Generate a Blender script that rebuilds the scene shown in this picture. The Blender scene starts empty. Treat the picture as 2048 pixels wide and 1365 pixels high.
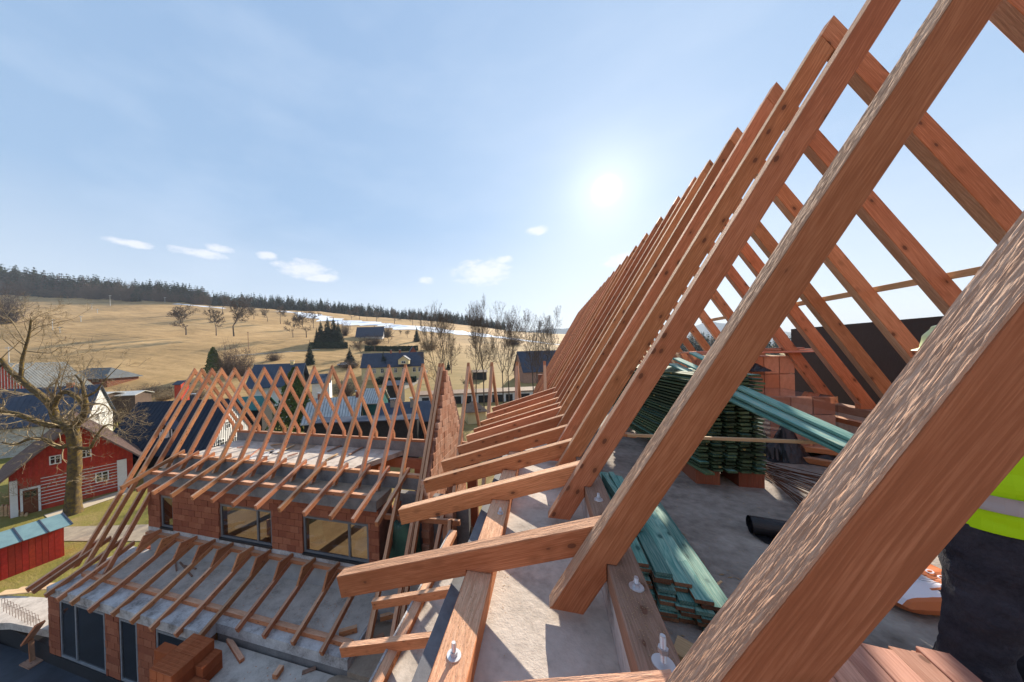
import bpy, math, random
from mathutils import Vector, Matrix, noise
sc = bpy.context.scene
R = math.radians
# ------------------------------------------------------------------ camera (stands on the roof slab, at the origin)
F_PX, CX, CY, YAW, PITCH, ROLL = 600.0, 925.93, 708.23, .268, -.0039, -.029
cy_, sy_ = math.cos(YAW), math.sin(YAW)
r0 = Vector((cy_, sy_, 0)); f0 = Vector((-sy_, cy_, 0)); u0 = Vector((0, 0, 1))
f1 = f0*math.cos(PITCH)+u0*math.sin(PITCH); u1 = u0*math.cos(PITCH)-f0*math.sin(PITCH)
r2 = r0*math.cos(ROLL)+u1*math.sin(ROLL); u2 = u1*math.cos(ROLL)-r0*math.sin(ROLL)
cam = bpy.data.cameras.new('camera'); co = bpy.data.objects.new('camera', cam); sc.collection.objects.link(co)
co.matrix_world = Matrix(((r2.x, u2.x, -f1.x, 0), (r2.y, u2.y, -f1.y, 0), (r2.z, u2.z, -f1.z, 0), (0, 0, 0, 1)))
cam.sensor_width = 36; cam.lens = F_PX/2048*36
cam.shift_x = (1024-CX)/2048; cam.shift_y = (CY-682.5)/2048
cam.clip_start = .05; cam.clip_end = 12000
sc.camera = co
# ------------------------------------------------------------------ light
SUN = Vector((.170, .888, .428)).normalized()
EL = math.asin(SUN.z); AZ = math.atan2(SUN.x, SUN.y)
w = bpy.data.worlds.new('World'); sc.world = w; w.use_nodes = True
nt = w.node_tree; nt.nodes.clear()
def N(nt, t, **k):
    n = nt.nodes.new(t)
    for a, v in k.items(): setattr(n, a, v)
    return n
def L(nt, a, b): nt.links.new(a, b)
def M_(nt, op, a, b=None, clamp=False):
    n = N(nt, 'ShaderNodeMath', operation=op); n.use_clamp = clamp
    for i, v in enumerate((a, b)):
        if v is None: continue
        if isinstance(v, (int, float)): n.inputs[i].default_value = v
        else: L(nt, v, n.inputs[i])
    return n.outputs[0]
def mixc(nt, fac, a, b, mode='MIX'):
    n = N(nt, 'ShaderNodeMix', data_type='RGBA', blend_type=mode)
    for s, v in ((n.inputs[0], fac), (n.inputs[6], a), (n.inputs[7], b)):
        if isinstance(v, (int, float)): s.default_value = v
        elif isinstance(v, tuple): s.default_value = (*v[:3], 1)
        else: L(nt, v, s)
    return n.outputs[2]
def ramp(t, fac, stops):
    r = N(t, 'ShaderNodeValToRGB'); e = r.color_ramp.elements
    while len(e) < len(stops): e.new(.5)
    for k, (p, c) in enumerate(stops): e[k].position = p; e[k].color = (*c, 1)
    L(t, fac, r.inputs[0]); return r.outputs[0]
SKY_STR, SUN_STR, EXPO = .105, 5.0, 1.0
sky = N(nt, 'ShaderNodeTexSky', sky_type='NISHITA'); sky.sun_disc = False
sky.sun_elevation = EL; sky.sun_rotation = AZ
sky.altitude = 600; sky.air_density = 1.0; sky.dust_density = .6; sky.ozone_density = 2.0
tc = N(nt, 'ShaderNodeTexCoord')
dirv = tc.outputs['Generated']
def dotdir(d):
    n = N(nt, 'ShaderNodeVectorMath', operation='DOT_PRODUCT'); L(nt, dirv, n.inputs[0]); n.inputs[1].default_value = d
    return n.outputs['Value']
bg = N(nt, 'ShaderNodeBackground'); bg.inputs[1].default_value = SKY_STR
# thin veil over the clear sky (pale spring haze), sun aureole, small clouds near the horizon
sx = N(nt, 'ShaderNodeSeparateXYZ'); L(nt, dirv, sx.inputs[0])
grad = ramp(nt, sx.outputs[2], [(0.0, (.45, .47, .495)), (.12, (.34, .39, .45)), (.38, (.185, .275, .40)), (1.0, (.15, .235, .375))])
grad = mixc(nt, 1.0, grad, (10, 10, 10), 'MULTIPLY')
base = mixc(nt, .88, sky.outputs[0], grad)
ds = dotdir(SUN)
core = M_(nt, 'POWER', M_(nt, 'MAXIMUM', ds, 0.0), 7000.0)
halo = M_(nt, 'POWER', M_(nt, 'MAXIMUM', ds, 0.0), 240.0)
wide = M_(nt, 'POWER', M_(nt, 'MAXIMUM', ds, 0.0), 7.0)
add = N(nt, 'ShaderNodeMath', operation='MULTIPLY'); L(nt, core, add.inputs[0]); add.inputs[1].default_value = 45.0
glow = M_(nt, 'ADD', add.outputs[0], M_(nt, 'ADD', M_(nt, 'MULTIPLY', halo, 1.3), M_(nt, 'MULTIPLY', wide, .75)))
gl = N(nt, 'ShaderNodeCombineColor'); 
L(nt, glow, gl.inputs[0]); L(nt, M_(nt, 'MULTIPLY', glow, .95), gl.inputs[1]); L(nt, M_(nt, 'MULTIPLY', glow, .82), gl.inputs[2])
skyc = mixc(nt, 1.0, base, gl.outputs[0], 'ADD')
def pxray(x, y): return f1+r2*((x-CX)/F_PX)-u2*((y-CY)/F_PX)
def blob(x, y, rx, ry, seed):
    d = pxray(x, y).normalized(); rt = Vector((d.y, -d.x, 0)).normalized(); up = rt.cross(d)
    a = M_(nt, 'MULTIPLY', dotdir(rt), F_PX/rx); b = M_(nt, 'MULTIPLY', dotdir(up), F_PX/ry)
    q = M_(nt, 'ADD', M_(nt, 'MULTIPLY', a, a), M_(nt, 'MULTIPLY', b, b))
    fr = M_(nt, 'GREATER_THAN', dotdir(d), 0.0)
    return M_(nt, 'MULTIPLY', M_(nt, 'SUBTRACT', 1.0, q, True), fr)
nz = N(nt, 'ShaderNodeTexNoise'); nz.inputs['Scale'].default_value = 26; nz.inputs['Detail'].default_value = 7; nz.inputs['Roughness'].default_value = .62
mp = N(nt, 'ShaderNodeMapping'); mp.inputs['Scale'].default_value = (1, 1, 2.2); L(nt, dirv, mp.inputs[0]); L(nt, mp.outputs[0], nz.inputs[0])
cm = None
for (x, y, rx, ry) in ((965, 545, 75, 34), (610, 538, 62, 24), (640, 556, 40, 14), (262, 487, 36, 7), (395, 506, 50, 9), (440, 498, 24, 8), (1072, 462, 26, 12), (852, 562, 22, 10), (1010, 520, 26, 10), (535, 512, 20, 9), (1260, 520, 60, 18)):
    m = blob(x, y, rx, ry, 0)
    cm = m if cm is None else M_(nt, 'MAXIMUM', cm, m)
cl = M_(nt, 'MULTIPLY', M_(nt, 'SUBTRACT', M_(nt, 'ADD', M_(nt, 'MULTIPLY', cm, .55), nz.outputs[0]), .72), 3.2, True)
cl = M_(nt, 'MULTIPLY', cl, M_(nt, 'MULTIPLY', cm, 3.0, True))
skyc = mixc(nt, M_(nt, 'MULTIPLY', cl, .55), skyc, (5.9, 5.7, 5.75))
# broad thin cirrus
nz2 = N(nt, 'ShaderNodeTexNoise'); nz2.inputs['Scale'].default_value = 3.0; nz2.inputs['Detail'].default_value = 5
mp2 = N(nt, 'ShaderNodeMapping'); mp2.inputs['Scale'].default_value = (1, 1.6, 3.5); mp2.inputs['Rotation'].default_value = (0, .3, .5); L(nt, dirv, mp2.inputs[0]); L(nt, mp2.outputs[0], nz2.inputs[0])
ci = M_(nt, 'MULTIPLY', M_(nt, 'SUBTRACT', nz2.outputs[0], .45), .55, True)
skyc = mixc(nt, ci, skyc, (4.3, 4.8, 5.6))
L(nt, skyc, bg.inputs[0])
wo = N(nt, 'ShaderNodeOutputWorld'); L(nt, bg.outputs[0], wo.inputs[0])
sl = bpy.data.lights.new('sun', 'SUN'); sl.energy = SUN_STR; sl.angle = R(.5); sl.color = (1, .90, .74)
so = bpy.data.objects.new('sun', sl); sc.collection.objects.link(so); so.rotation_euler = SUN.to_track_quat('Z', 'Y').to_euler()
vs = sc.view_settings; vs.view_transform = 'Standard'; vs.look = 'None'; vs.exposure = EXPO; vs.gamma = 1; vs.use_curve_mapping = False
sc.cycles.max_bounces = 6; sc.cycles.transparent_max_bounces = 8; sc.cycles.volume_bounces = 0
try: sc.cycles.use_denoising = True
except Exception: pass

# ------------------------------------------------------------------ measuring helpers
def onZ(x, y, z): d = pxray(x, y); return d*(z/d.z)
def onY(x, y, v): d = pxray(x, y); return d*(v/d.y)
def onX(x, y, v): d = pxray(x, y); return d*(v/d.x)
def at_w(x, y, wd): d = pxray(x, y); return d*(wd/(d.dot(f0)))          # point of that line of sight wd metres ahead
def plan(x, wd):                                                          # ground-plan point
    p = at_w(x, CY+.029*(CX-x), wd); return Vector((p.x, p.y, 0))
def Xat(x, y, v): return onY(x, y, v).x

# ------------------------------------------------------------------ terrain shape
GZ = -11.0
HT = [(-4000, 90), (-400, 104), (0, 96), (200, 87), (400, 75), (640, 60), (860, 43), (1100, 22), (1300, 6), (1500, -6), (2200, -12), (6000, -12)]
def lerp_tab(tab, v):
    if v <= tab[0][0]: return tab[0][1]
    for (a, b), (c, d) in zip(tab, tab[1:]):
        if v <= c: return b+(d-b)*(v-a)/(c-a)
    return tab[-1][1]
def sst(a, b, v): t = min(1, max(0, (v-a)/(b-a))); return t*t*(3-2*t)
def Tz(x, y):
    u = x*r0.x+y*r0.y; wd = x*f0.x+y*f0.y
    if wd < 1: return GZ
    px = CX+F_PX*u/max(wd, 30.)
    h = lerp_tab(HT, px)
    t = min(1, max(0, (wd-75)/325))
    s = t**1.12
    z = GZ+(h-GZ)*s
    if wd > 400: z += (wd-400)*.035*sst(-200, 900, 1100-px) if wd < 1000 else 21*sst(-200, 900, 1100-px)
    if wd > 1000: z -= (wd-1000)*.03 if wd < 3000 else 60
    k = sst(60, 200, wd)
    z += k*(noise.noise(Vector((x*.012, y*.012, 0)))*3.0+noise.noise(Vector((x*.05, y*.05, 3)))*.5)
    return z
def hit(x, y, dmin=12, dmax=1500):
    d = pxray(x, y); d = d/d.dot(f0); p = dmin
    while p < dmax:
        q = d*p
        if q.z < Tz(q.x, q.y): return Vector((q.x, q.y, Tz(q.x, q.y)))
        p *= 1.006
    q = d*dmax; return Vector((q.x, q.y, Tz(q.x, q.y)))
def wdep(p): return p.x*f0.x+p.y*f0.y

# ------------------------------------------------------------------ materials
MT = {}
def mat(name, col, rough=.8, metal=0, spec=.3):
    m = bpy.data.materials.new(name); m.use_nodes = True; b = m.node_tree.nodes['Principled BSDF']
    b.inputs['Base Color'].default_value = (*col, 1); b.inputs['Roughness'].default_value = rough; b.inputs['Metallic'].default_value = metal
    b.inputs['Specular IOR Level'].default_value = spec
    MT[name] = m; return m
def nodes(name): t = MT[name].node_tree; return t, t.nodes['Principled BSDF']
def noise_n(t, scale, vec=None, detail=4, rough=.55, vscale=None, coord='Object'):
    n = N(t, 'ShaderNodeTexNoise'); n.inputs['Scale'].default_value = scale; n.inputs['Detail'].default_value = detail; n.inputs['Roughness'].default_value = rough
    if vec is None: vec = N(t, 'ShaderNodeTexCoord').outputs[coord]
    if vscale:
        mp = N(t, 'ShaderNodeMapping'); mp.inputs['Scale'].default_value = vscale; L(t, vec, mp.inputs[0]); vec = mp.outputs[0]
    L(t, vec, n.inputs['Vector']); return n
def bump(t, b, h, strength=.3, dist=.01, chain=None):
    n = N(t, 'ShaderNodeBump'); n.inputs['Strength'].default_value = strength; n.inputs['Distance'].default_value = dist
    L(t, h, n.inputs['Height'])
    if chain is not None: L(t, chain, n.inputs['Normal'])
    L(t, n.outputs[0], b.inputs['Normal']); return n.outputs[0]
def wood(name, c1, c2, kcol=(.12, .045, .025), rgh=.75, bs=.25, rough_saw=False, gs=1.0, knots=True, var=.25):
    mat(name, c1, rgh, spec=.25); t, b = nodes(name)
    tcn = N(t, 'ShaderNodeTexCoord'); oi = N(t, 'ShaderNodeObjectInfo')
    off = N(t, 'ShaderNodeVectorMath', operation='MULTIPLY_ADD'); L(t, oi.outputs['Random'], off.inputs[0]); off.inputs[1].default_value = (37, 21, 53)
    L(t, tcn.outputs['Object'], off.inputs[2]); v = off.outputs[0]
    wv = noise_n(t, 2.2, v, 2, .5, (.45, 2.2, 2.2))
    v2 = N(t, 'ShaderNodeVectorMath', operation='MULTIPLY_ADD'); L(t, wv.outputs['Color'], v2.inputs[0]); v2.inputs[1].default_value = (0, .075, .075); L(t, v, v2.inputs[2])
    sp_ = N(t, 'ShaderNodeSeparateXYZ'); L(t, v2.outputs[0], sp_.inputs[0])
    hx = M_(t, 'FRACT', M_(t, 'MULTIPLY', oi.outputs['Random'], 17.3)); oy = M_(t, 'MULTIPLY', M_(t, 'SUBTRACT', hx, .5), .5)
    so_ = N(t, 'ShaderNodeSeparateXYZ'); L(t, tcn.outputs['Object'], so_.inputs[0]); sw_ = N(t, 'ShaderNodeSeparateXYZ'); L(t, wv.outputs['Color'], sw_.inputs[0])
    yy = M_(t, 'ADD', M_(t, 'ADD', so_.outputs[1], oy), M_(t, 'MULTIPLY', sw_.outputs[1], .10)); zz = M_(t, 'ADD', M_(t, 'ADD', so_.outputs[2], .22), M_(t, 'MULTIPLY', sw_.outputs[2], .10))
    rad = M_(t, 'SQRT', M_(t, 'ADD', M_(t, 'MULTIPLY', yy, yy), M_(t, 'MULTIPLY', zz, zz)))
    ring = M_(t, 'FRACT', M_(t, 'MULTIPLY', rad, 95*gs)); ring = M_(t, 'MULTIPLY', ring, ring)
    g = noise_n(t, 1, v2.outputs[0], 5, .62, (5.0*gs, 120*gs, 120*gs))
    g2 = noise_n(t, 1, v, 4, .6, (.6, 6, 6))
    fac = M_(t, 'ADD', M_(t, 'ADD', M_(t, 'MULTIPLY', g.outputs[0], .50), M_(t, 'MULTIPLY', g2.outputs[0], .38)), M_(t, 'MULTIPLY', M_(t, 'SUBTRACT', .5, ring), .03 if rough_saw else .085))
    c = ramp(t, fac, [(.27, tuple(x*.8 for x in c2)), (.41, c2), (.56, c1), (.72, tuple(min(1, x*1.15) for x in c1))])
    hv = N(t, 'ShaderNodeHueSaturation'); L(t, M_(t, 'ADD', M_(t, 'MULTIPLY', oi.outputs['Random'], var*2.0), 1-var), hv.inputs['Value']); L(t, M_(t, 'ADD', M_(t, 'MULTIPLY', hx, .011), .4925), hv.inputs['Hue']); L(t, c, hv.inputs['Color']); c = hv.outputs[0]
    if knots:
        mp = N(t, 'ShaderNodeMapping'); mp.inputs['Scale'].default_value = (5.5, 10, 10); L(t, v, mp.inputs[0])
        vo = N(t, 'ShaderNodeTexVoronoi'); vo.inputs['Scale'].default_value = 1; L(t, mp.outputs[0], vo.inputs['Vector'])
        has = M_(t, 'GREATER_THAN', vo.outputs['Color'], .30)
        jit = M_(t, 'ADD', vo.outputs['Distance'], M_(t, 'MULTIPLY', M_(t, 'SUBTRACT', g.outputs[0], .5), .06))
        k2 = N(t, 'ShaderNodeMapRange'); k2.inputs[1].default_value = .36; k2.inputs[2].default_value = .18; L(t, jit, k2.inputs[0])
        c = mixc(t, M_(t, 'MULTIPLY', M_(t, 'MULTIPLY', k2.outputs[0], has), .45), c, tuple(x*.6 for x in c2))
        k = N(t, 'ShaderNodeMapRange'); k.inputs[1].default_value = .155; k.inputs[2].default_value = .125; L(t, jit, k.inputs[0])
        c = mixc(t, M_(t, 'MULTIPLY', M_(t, 'MULTIPLY', k.outputs[0], has), .8), c, kcol)
    L(t, c, b.inputs['Base Color'])
    if rough_saw:
        s1 = noise_n(t, 1, v, 6, .68, (14, 95, 95)); s2 = noise_n(t, 1, v2.outputs[0], 4, .6, (5, 42, 42))
        h = M_(t, 'ADD', M_(t, 'MULTIPLY', s1.outputs[0], .5), s2.outputs[0])
        bump(t, b, h, bs, .02)
    else:
        s1 = noise_n(t, 1, v, 3, .6, (60, 160, 160))
        bump(t, b, M_(t, 'ADD', M_(t, 'MULTIPLY', s1.outputs[0], .4), g.outputs[0]), bs, .003)
    return MT[name]
wood('timber', (.58, .25, .118), (.41, .155, .064), bs=.5)
wood('timber_rough', (.70, .42, .27), (.50, .27, .16), bs=.9, rough_saw=True, rgh=.9, knots=False)
wood('timber_hewn', (.80, .54, .38), (.55, .32, .20), bs=.8, rough_saw=True, rgh=.95, knots=False, gs=1.0)
wood('timber_grey', (.36, .22, .16), (.26, .15, .10), bs=.5, rgh=.85)
wood('lath_wood', (.62, .43, .25), (.50, .33, .17), bs=.3, knots=False)
wood('pink_wood', (.60, .31, .22), (.46, .21, .14), bs=.3)
wood('teal_wood', (.27, .43, .36), (.09, .25, .22), kcol=(.03, .10, .09), bs=.4, var=.3)
wood('green_wood', (.11, .15, .07), (.035, .065, .035), kcol=(.35, .25, .08), bs=.3, var=.5)
wood('green_end', (.30, .17, .09), (.20, .10, .055), bs=.3, knots=False)
wood('teal_pale', (.50, .56, .42), (.16, .42, .40), kcol=(.05, .16, .15), bs=.3)
wood('red_boards', (.55, .062, .028), (.38, .038, .018), knots=False, bs=.2, var=.15)
wood('brown_door', (.24, .085, .03), (.15, .05, .02), knots=False)
wood('dark_boards', (.030, .028, .028), (.014, .013, .014), knots=False, bs=.3)
def mottled(name, c1, c2, scale=2., rgh=.9, bs=.3, bd=.01, detail=6, fine=None, spec=.25, c3=None, metal=0):
    mat(name, c1, rgh, metal, spec); t, b = nodes(name); v = N(t, 'ShaderNodeTexCoord').outputs['Object']
    n1 = noise_n(t, scale, v, detail, .62); n2 = noise_n(t, scale*9, v, 4, .6)
    f = M_(t, 'ADD', M_(t, 'MULTIPLY', n1.outputs[0], .7), M_(t, 'MULTIPLY', n2.outputs[0], .3))
    st = [(.36, c2), (.6, c1)] if c3 is None else [(.33, c2), (.5, c1), (.66, c3)]
    L(t, ramp(t, f, st), b.inputs['Base Color'])
    n3 = noise_n(t, fine or scale*30, v, 3, .6)
    if bs: bump(t, b, M_(t, 'ADD', n3.outputs[0], n2.outputs[0]), bs, bd)
    return MT[name]
mottled('concrete', (.50, .435, .38), (.30, .255, .22), 2.6, bs=.45, bd=.008, c3=(.60, .53, .47))
mottled('concrete_dusty', (.30, .255, .22), (.12, .095, .08), 1.3, bs=.7, bd=.01, fine=45, c3=(.46, .40, .35))
mottled('concrete_grey', (.24, .225, .22), (.15, .14, .14), 2.4, bs=.3)
mottled('concrete_white', (.46, .43, .42), (.16, .14, .13), 2.2, bs=.5, c3=(.62, .60, .59))
mottled('concrete_tan', (.36, .28, .21), (.26, .19, .14), 2.0, bs=.3)
mottled('block_wall', (.44, .42, .41), (.34, .32, .31), 2.0, bs=.2)
mottled('plaster_white', (.66, .62, .60), (.50, .40, .34), 2.6, bs=.3)
mottled('sawdust', (.50, .33, .18), (.34, .21, .11), 30, bs=.6)
mottled('membrane', (.022, .022, .026), (.012, .012, .015), 1.2, rgh=.5, bs=.25, spec=.5)
mottled('membrane_roof', (.045, .055, .075), (.022, .025, .034), .9, rgh=.55, bs=.3, spec=.5)
mottled('mortar', (.28, .125, .08), (.20, .09, .06), 5)
mottled('zinc', (.42, .44, .47), (.30, .31, .34), 6, rgh=.45, bs=.1, spec=.5, metal=.6)
mottled('flashing', (.16, .16, .175), (.10, .10, .11), 5, rgh=.5, bs=.1)
mottled('rust', (.15, .060, .030), (.07, .028, .016), 12, bs=.3)
mottled('grass_field', (.34, .235, .095), (.20, .145, .055), .05, bs=0, c3=(.42, .30, .13))
mottled('lawn', (.20, .165, .035), (.27, .19, .075), .35, bs=.6, bd=.06, c3=(.135, .13, .025))
mottled('snow', (.80, .83, .88), (.66, .70, .78), .2, bs=0)
mottled('gravel', (.36, .29, .21), (.25, .20, .15), 3, bs=.3)
mottled('bark', (.11, .085, .065), (.06, .045, .035), 3, bs=.6, bd=.03)
mottled('bark_moss', (.17, .12, .06), (.06, .045, .034), 5.0, bs=1.0, bd=.06, c3=(.36, .23, .02))
mottled('twig', (.12, .085, .06), (.07, .05, .037), 2)
mottled('twig_pale', (.36, .27, .15), (.20, .145, .09), 2)
mottled('conifer', (.020, .038, .018), (.010, .020, .012), .4, rgh=.9, bs=0, c3=(.035, .052, .022))
mottled('conifer_blue', (.024, .042, .036), (.012, .022, .020), .7, bs=0)
mottled('thuja', (.075, .105, .026), (.030, .050, .015), .9, bs=0, c3=(.13, .15, .035))
mottled('brush', (.13, .085, .062), (.07, .047, .035), .25, bs=0)
mottled('roof_navy', (.013, .021, .040), (.009, .014, .027), .6, rgh=.55, bs=.05, spec=.2)
mottled('roof_blue', (.060, .074, .105), (.040, .052, .078), .5, rgh=.6, bs=.05, spec=.2)
mottled('roof_brown', (.20, .135, .115), (.15, .10, .088), .6, rgh=.55, bs=.1)
mottled('roof_grey', (.12, .125, .125), (.075, .08, .08), 1, rgh=.6, bs=.2)
mottled('roof_slate', (.045, .055, .085), (.030, .038, .060), 1, rgh=.6, bs=.2)
mottled('roof_teal', (.17, .27, .28), (.12, .20, .22), 2, rgh=.5, bs=.1, spec=.5)
mottled('roof_white', (.52, .51, .48), (.36, .35, .33), 1.5, rgh=.4, bs=.1, spec=.5)
mottled('roof_green', (.02, .13, .12), (.013, .09, .085), 1.5, rgh=.5, bs=.1)
mottled('roof_tile', (.24, .16, .11), (.15, .10, .075), 2.5, rgh=.8, bs=.4)
mottled('cream', (.62, .50, .27), (.54, .42, .22), 1)
mottled('white_paint', (.74, .72, .69), (.64, .62, .59), 1.5)
mottled('red_paint', (.52, .062, .030), (.34, .040, .022), 2.5)
mottled('grey_gable', (.52, .50, .44), (.40, .38, .34), 2)
mottled('stone', (.34, .28, .22), (.22, .18, .14), 3, bs=.6)
mottled('tarp', (.020, .085, .055), (.010, .045, .035), 3, rgh=.45, spec=.5, bs=.4)
mottled('black_plastic', (.014, .014, .018), (.007, .007, .010), 4, rgh=.35, spec=.5, bs=.3)
mottled('denim', (.050, .048, .062), (.020, .019, .027), 9, rgh=.9, bs=.5, bd=.01)
mottled('floor_ochre', (.34, .235, .12), (.22, .14, .07), 1.3)
mottled('dark_inside', (.05, .03, .022), (.03, .02, .016), 2)
mottled('hills_blue', (.10, .13, .12), (.06, .09, .08), .01, bs=0)
mat('window_frame', (.16, .165, .18), .4, .2, .5)
mat('white_frame', (.72, .71, .69), .5)
mat('steel', (.60, .61, .64), .42, .75, .5)
mat('hi_vis', (.42, .72, .0), .6)
mat('reflective', (.36, .33, .33), .4, .3)
mat('navy_cloth', (.015, .02, .06), .9)
mat('skin', (.45, .25, .17), .55)
mat('boot', (.02, .017, .015), .5)
mat('helmet', (.75, .85, .45), .4, 0, .5)
mat('white_print', (.80, .74, .78), .5)
mat('orange_print', (.58, .16, .05), .5)
mat('black_print', (.01, .01, .01), .5)
mat('car_white', (.60, .62, .66), .25, 0, .6)
mat('car_dark', (.02, .022, .03), .2, 0, .6)
mat('tyre', (.012, .012, .012), .8)
mat('stone_path', (.50, .42, .32), .9)
def brickm(name, c1, c2, c3, bs=.5):
    mat(name, c1, .88, spec=.2); t, b = nodes(name); oi = N(t, 'ShaderNodeObjectInfo'); v = N(t, 'ShaderNodeTexCoord').outputs['Object']
    c = ramp(t, oi.outputs['Random'], [(.1, c2), (.5, c1), (.9, c3)])
    n1 = noise_n(t, 7, v, 5, .6, (1, 1, .6)); c = mixc(t, M_(t, 'MULTIPLY', M_(t, 'SUBTRACT', n1.outputs[0], .35, True), 1.2, True), c, tuple(x*.62 for x in c1))
    L(t, c, b.inputs['Base Color'])
    wv = N(t, 'ShaderNodeTexWave', wave_type='BANDS', bands_direction='X'); wv.inputs['Scale'].default_value = 14; wv.inputs['Distortion'].default_value = .4
    L(t, v, wv.inputs['Vector']); n2 = noise_n(t, 60, v, 3)
    bump(t, b, M_(t, 'ADD', wv.outputs['Fac'], M_(t, 'MULTIPLY', n2.outputs[0], .6)), bs, .004)
brickm('brick_red', (.34, .11, .058), (.27, .082, .046), (.40, .145, .08))
brickm('brick_orange', (.64, .31, .19), (.54, .24, .14), (.72, .41, .28))
brickm('brick_new', (.46, .13, .05), (.38, .10, .038), (.52, .17, .07))
def glass(name, col, f=.5):
    m = bpy.data.materials.new(name); m.use_nodes = True; t = m.node_tree; t.nodes.clear(); MT[name] = m
    o = N(t, 'ShaderNodeOutputMaterial'); tr = N(t, 'ShaderNodeBsdfTransparent'); tr.inputs[0].default_value = (*col, 1)
    g = N(t, 'ShaderNodeBsdfGlossy'); g.inputs['Roughness'].default_value = .02; g.inputs[0].default_value = (.8, .85, .95, 1)
    fr = N(t, 'ShaderNodeFresnel'); fr.inputs[0].default_value = 1.5; mx = N(t, 'ShaderNodeMixShader')
    ge = N(t, 'ShaderNodeNewGeometry'); L(t, M_(t, 'MULTIPLY', M_(t, 'ADD', M_(t, 'MULTIPLY', fr.outputs[0], 1.2), f*.10), M_(t, 'SUBTRACT', 1.0, ge.outputs['Backfacing'])), mx.inputs[0]); L(t, tr.outputs[0], mx.inputs[1]); L(t, g.outputs[0], mx.inputs[2]); L(t, mx.outputs[0], o.inputs[0])
glass('glass', (.62, .62, .62)); glass('film', (.86, .84, .84), 1.2)
mat('glass_dark', (.012, .014, .018), .08, 0, .8)
# field: straw colour, greener low down, brownish shadow streaks painted into the colour
t, b = nodes('grass_field'); geo = N(t, 'ShaderNodeTexCoord'); 
n1 = noise_n(t, .02, geo.outputs['Object'], 6, .6); n2 = noise_n(t, 1, geo.outputs['Object'], 5, .65, (.06, .35, .3)); n3 = noise_n(t, .9, geo.outputs['Object'], 4, .7)
f = M_(t, 'ADD', M_(t, 'ADD', M_(t, 'MULTIPLY', n1.outputs[0], .45), M_(t, 'MULTIPLY', n2.outputs[0], .35)), M_(t, 'MULTIPLY', n3.outputs[0], .2))
c = ramp(t, f, [(.35, (.13, .080, .028)), (.43, (.28, .17, .062)), (.52, (.44, .265, .105)), (.64, (.60, .38, .17))])
sep = N(t, 'ShaderNodeSeparateXYZ'); L(t, geo.outputs['Object'], sep.inputs[0])
mr = N(t, 'ShaderNodeMapRange'); mr.inputs[1].default_value = 8; mr.inputs[2].default_value = -11; L(t, sep.outputs[2], mr.inputs[0])
gx = N(t, 'ShaderNodeMapRange'); gx.inputs[1].default_value = -75; gx.inputs[2].default_value = -45; L(t, sep.outputs[0], gx.inputs[0])
gf = M_(t, 'MULTIPLY', M_(t, 'MULTIPLY', mr.outputs[0], .8), M_(t, 'ADD', M_(t, 'MULTIPLY', gx.outputs[0], .7), .1))
c = mixc(t, gf, c, (.22, .165, .05)); L(t, c, b.inputs['Base Color'])

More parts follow.
